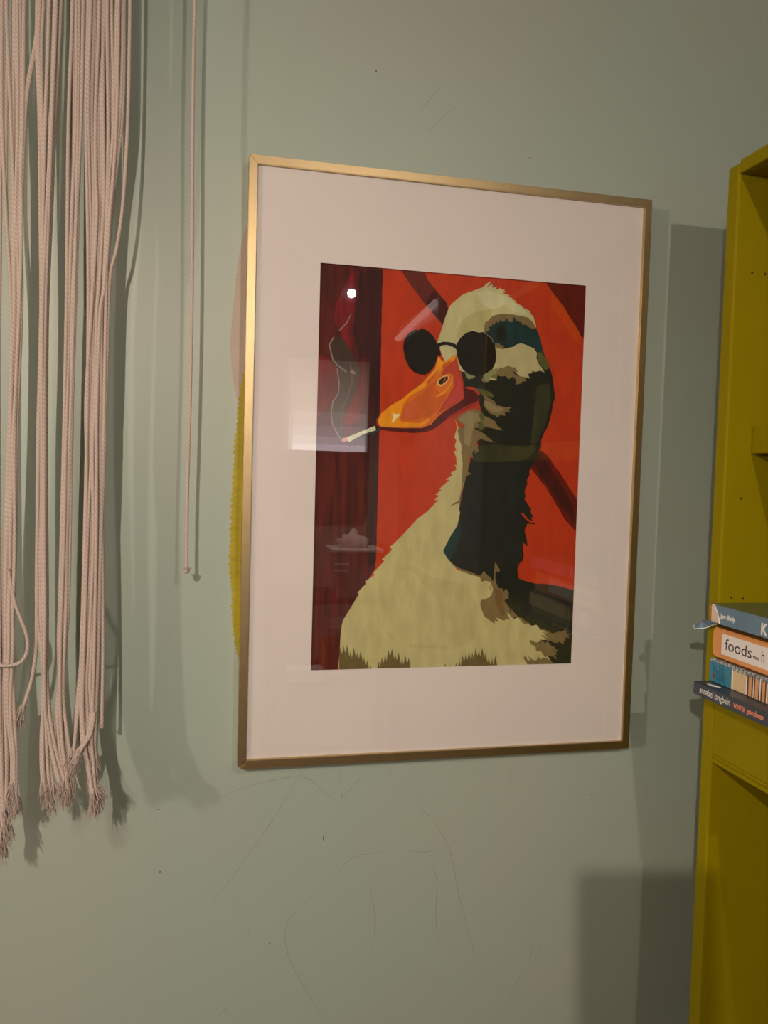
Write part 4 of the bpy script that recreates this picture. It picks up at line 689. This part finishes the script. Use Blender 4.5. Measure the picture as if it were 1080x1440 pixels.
# ragged flap of cover hanging off the left end, clear of the bookcase front
FLAP = [(-.1660, -.1592), (-.1560, -.1580), (-.1500, -.1592), (-.1440, -.1600), (-.1405, -.1622), (-.1360, -.1632), (-.1300, -.1668), (-.1238, -.1700),
        (-.1262, -.1716), (-.1310, -.1706), (-.1345, -.1722), (-.1400, -.1706), (-.1440, -.1698), (-.1500, -.1668), (-.1560, -.1634), (-.1640, -.1610)]
bm = bmesh.new()
fa = [bm.verts.new((.2672-.004*math.sin(k*.8)-.05*max(0, y+.150)*.3, y, z)) for k, (y, z) in enumerate(FLAP)]
fb = [bm.verts.new(v.co+Vector((.0007, 0, .0002))) for v in fa]
bm.faces.new(fa); bm.faces.new(fb[::-1])
for k in range(len(fa)): bm.faces.new((fa[k], fb[k], fb[(k+1) % len(fa)], fa[(k+1) % len(fa)]))
edge = [v.co.copy() for v in fa[7:]]
bmesh.ops.recalc_face_normals(bm, faces=bm.faces); bmesh.ops.triangulate(bm, faces=[f for f in bm.faces if len(f.verts) > 4])
obj('torn_flap', bm, M_blue, bk)['label'] = 'ragged torn flap of blue cover hanging past the end'
obj('tear_edge', tube(bmesh.new(), edge, .0006, 6), M_tornedge, bk)
text('Jane Body', x0-.0006, -.1735, -.1522, .0072, M_wtext, bk, sx=textw('Jane Body', .0265, .0078), bold=.0002)
text('K', x0-.0006, -.2385, -.1568, .0165, M_label, bk, sx=.8, bold=.0007)

# ------------------------------------------------------------------ things behind the camera that the glass mirrors
M_shelfd = mat('dark_shelf_wood', (.05, .03, .02), .5)
M_white = mat('white_plastic', (.8, .8, .82), .4)
rack = thing('storage_rack', 'dark wooden storage rack behind the viewer, mirrored in the glass', 'shelving', (.20, -2.25, FL))
for z in (-.49, -.805, -1.2):
    obj('board', bx((-.06, -2.42, z-.02), (.46, -2.08, z)), M_shelfd, rack)
for px in (-.06, .43):
    for py in (-2.42, -2.11):
        obj('post', bx((px, py, FL), (px+.03, py+.03, -.30 if py < -2.2 else -.80)), M_shelfd, rack)
def clear_plastic():
    m = mat('clear_plastic', (.75, .72, .78), .15); m.node_tree.nodes['Principled BSDF'].inputs['Alpha'].default_value = .45; return m
M_clear = clear_plastic()
tb = thing('storage_tub', 'translucent plastic storage tub on the rack, mirrored in the glass', 'tub', (.28, -2.2, -.49))
bm = bmesh.new()
def taper(bm, cx, cy, w0, w1, d0, d1, z0, z1):
    v = [bm.verts.new((cx+sx*w/2, cy+sy*d/2, z)) for z, w, d in ((z0, w0, d0), (z1, w1, d1)) for sx, sy in ((-1, -1), (1, -1), (1, 1), (-1, 1))]
    bm.faces.new(v[3::-1])
    for i in range(4): bm.faces.new((v[i], v[(i+1) % 4], v[4+(i+1) % 4], v[4+i]))
taper(bm, .28, -2.2, .16, .19, .13, .16, -.489, -.315)
obj('tub_body', bm, M_clear, tb)
obj('lid', bx((.175, -2.29, -.315), (.385, -2.11, -.297), .006), M_white, tb)
for z in (-.36, -.385): obj('handle_bar', bx((.19, -2.122, z), (.245, -2.114, z+.006)), M_white, tb)
bm = bmesh.new(); ico(bm, (0, 0, 0), 1, 3)
for v in bm.verts:
    n_ = .85+.3*math.sin(v.co.x*5+1)*math.sin(v.co.y*4+2)+.15*math.sin(v.co.z*9+v.co.x*7)
    v.co = Vector((v.co.x*.065*n_, v.co.y*.05*n_, max(v.co.z, -.25)*.055*n_))+Vector((.275, -2.2, -.283))
tag(obj('cloth', bm, mat('white_cloth', (.8, .76, .76), .9), None, True), 'crumpled white cloth on the tub lid, mirrored in the glass', 'cloth')
tag(obj('card', bx((.17, -2.09, -.605), (.225, -2.086, -.56+.002)), M_white), 'small white card above the lower rack board, mirrored in the glass', 'card')
bpy.data.objects['card'].location = (0, 0, 0)
tag(obj('carton', bx((.16, -2.3, -.8049), (.24, -2.15, -.68), .004), mat('amber', (.7, .35, .05), .5)), 'amber carton on the lower rack board, mirrored in the glass', 'box')
tag(obj('white_box', bx((.01, -2.14, -.8049), (.15, -2.06, -.755), .004), M_white), 'low white box on the lower rack board, mirrored in the glass', 'box')
# white cabinet whose glowing bands stand in for a bright mirrored panel
hood = thing('glow_cabinet', 'stand-in white wall cabinet with glowing bands for a bright panel, mirrored in the glass', 'cabinet', (.20, BY, .1))
obj('body', bx((.04, BY, .096), (.40, BY+.308, .50), .003), M_white, hood)
for z, h, e in ((.096, .028, 3.2), (.125, .035, 1.9), (.161, .045, 1.1), (.207, .06, .5)):
    obj('glow_band', bx((.06, BY+.31, z), (.385, BY+.325, z+h)), mat('panel_glow', (1, 1, 1), .5, emit=(.9, .84, 1.0), estr=e), hood)  # emission steps down band by band to imitate a glow fading upward
# strip light on the right wall
sl = thing('strip_light', 'slim tubular strip light on the right wall, mirrored in the glass', 'lamp', (.60, -2.3, .6))
obj('tube', tube(bmesh.new(), [(.585, -2.86, .66), (.585, -2.2, .70)], .012, 12), mat('tube_glow', (1, 1, 1), .5, emit=(1, .85, .8), estr=1.6), sl)
obj('housing', bx((.597, -2.87, .64), (.62, -2.19, .72)), M_white, sl)

# phone on a tripod: it takes the picture and throws the soft shadow at lower right
tri = thing('phone_tripod', 'tripod carrying the phone in front of the wall, standing on the floor', 'tripod', (-.285, -.97, FL))
RM = cam.matrix_world.to_3x3()
def camp(x, y, z): return cam.matrix_world.translation + RM @ Vector((x, y, z))
ph = bmesh.new(); box(ph, (-.042, -.125, .010), (.034, .036, .019), .006)
for v in ph.verts: v.co = camp(*v.co)
tag(obj('smartphone', ph, M_black), 'black smartphone held upright by the tripod clamp', 'phone')
c0 = camp(-.002, -.13, .0145)
bm = bmesh.new(); tube(bm, [c0, Vector((c0.x, c0.y, -.55))], .012, 12); obj('column', bm, M_black, tri)
for k in range(3):
    a = k*2*PI/3+.5
    obj('leg', tube(bmesh.new(), [(c0.x, c0.y, -.50), (c0.x+.42*math.cos(a), c0.y+.42*math.sin(a), FL+.008)], .009, 10), M_black, tri)
bm = bmesh.new(); box(bm, (-.046, -.140, .006), (.038, -.126, .024), .002)
for v in bm.verts: v.co = camp(*v.co)
obj('clamp', bm, M_black, tri)
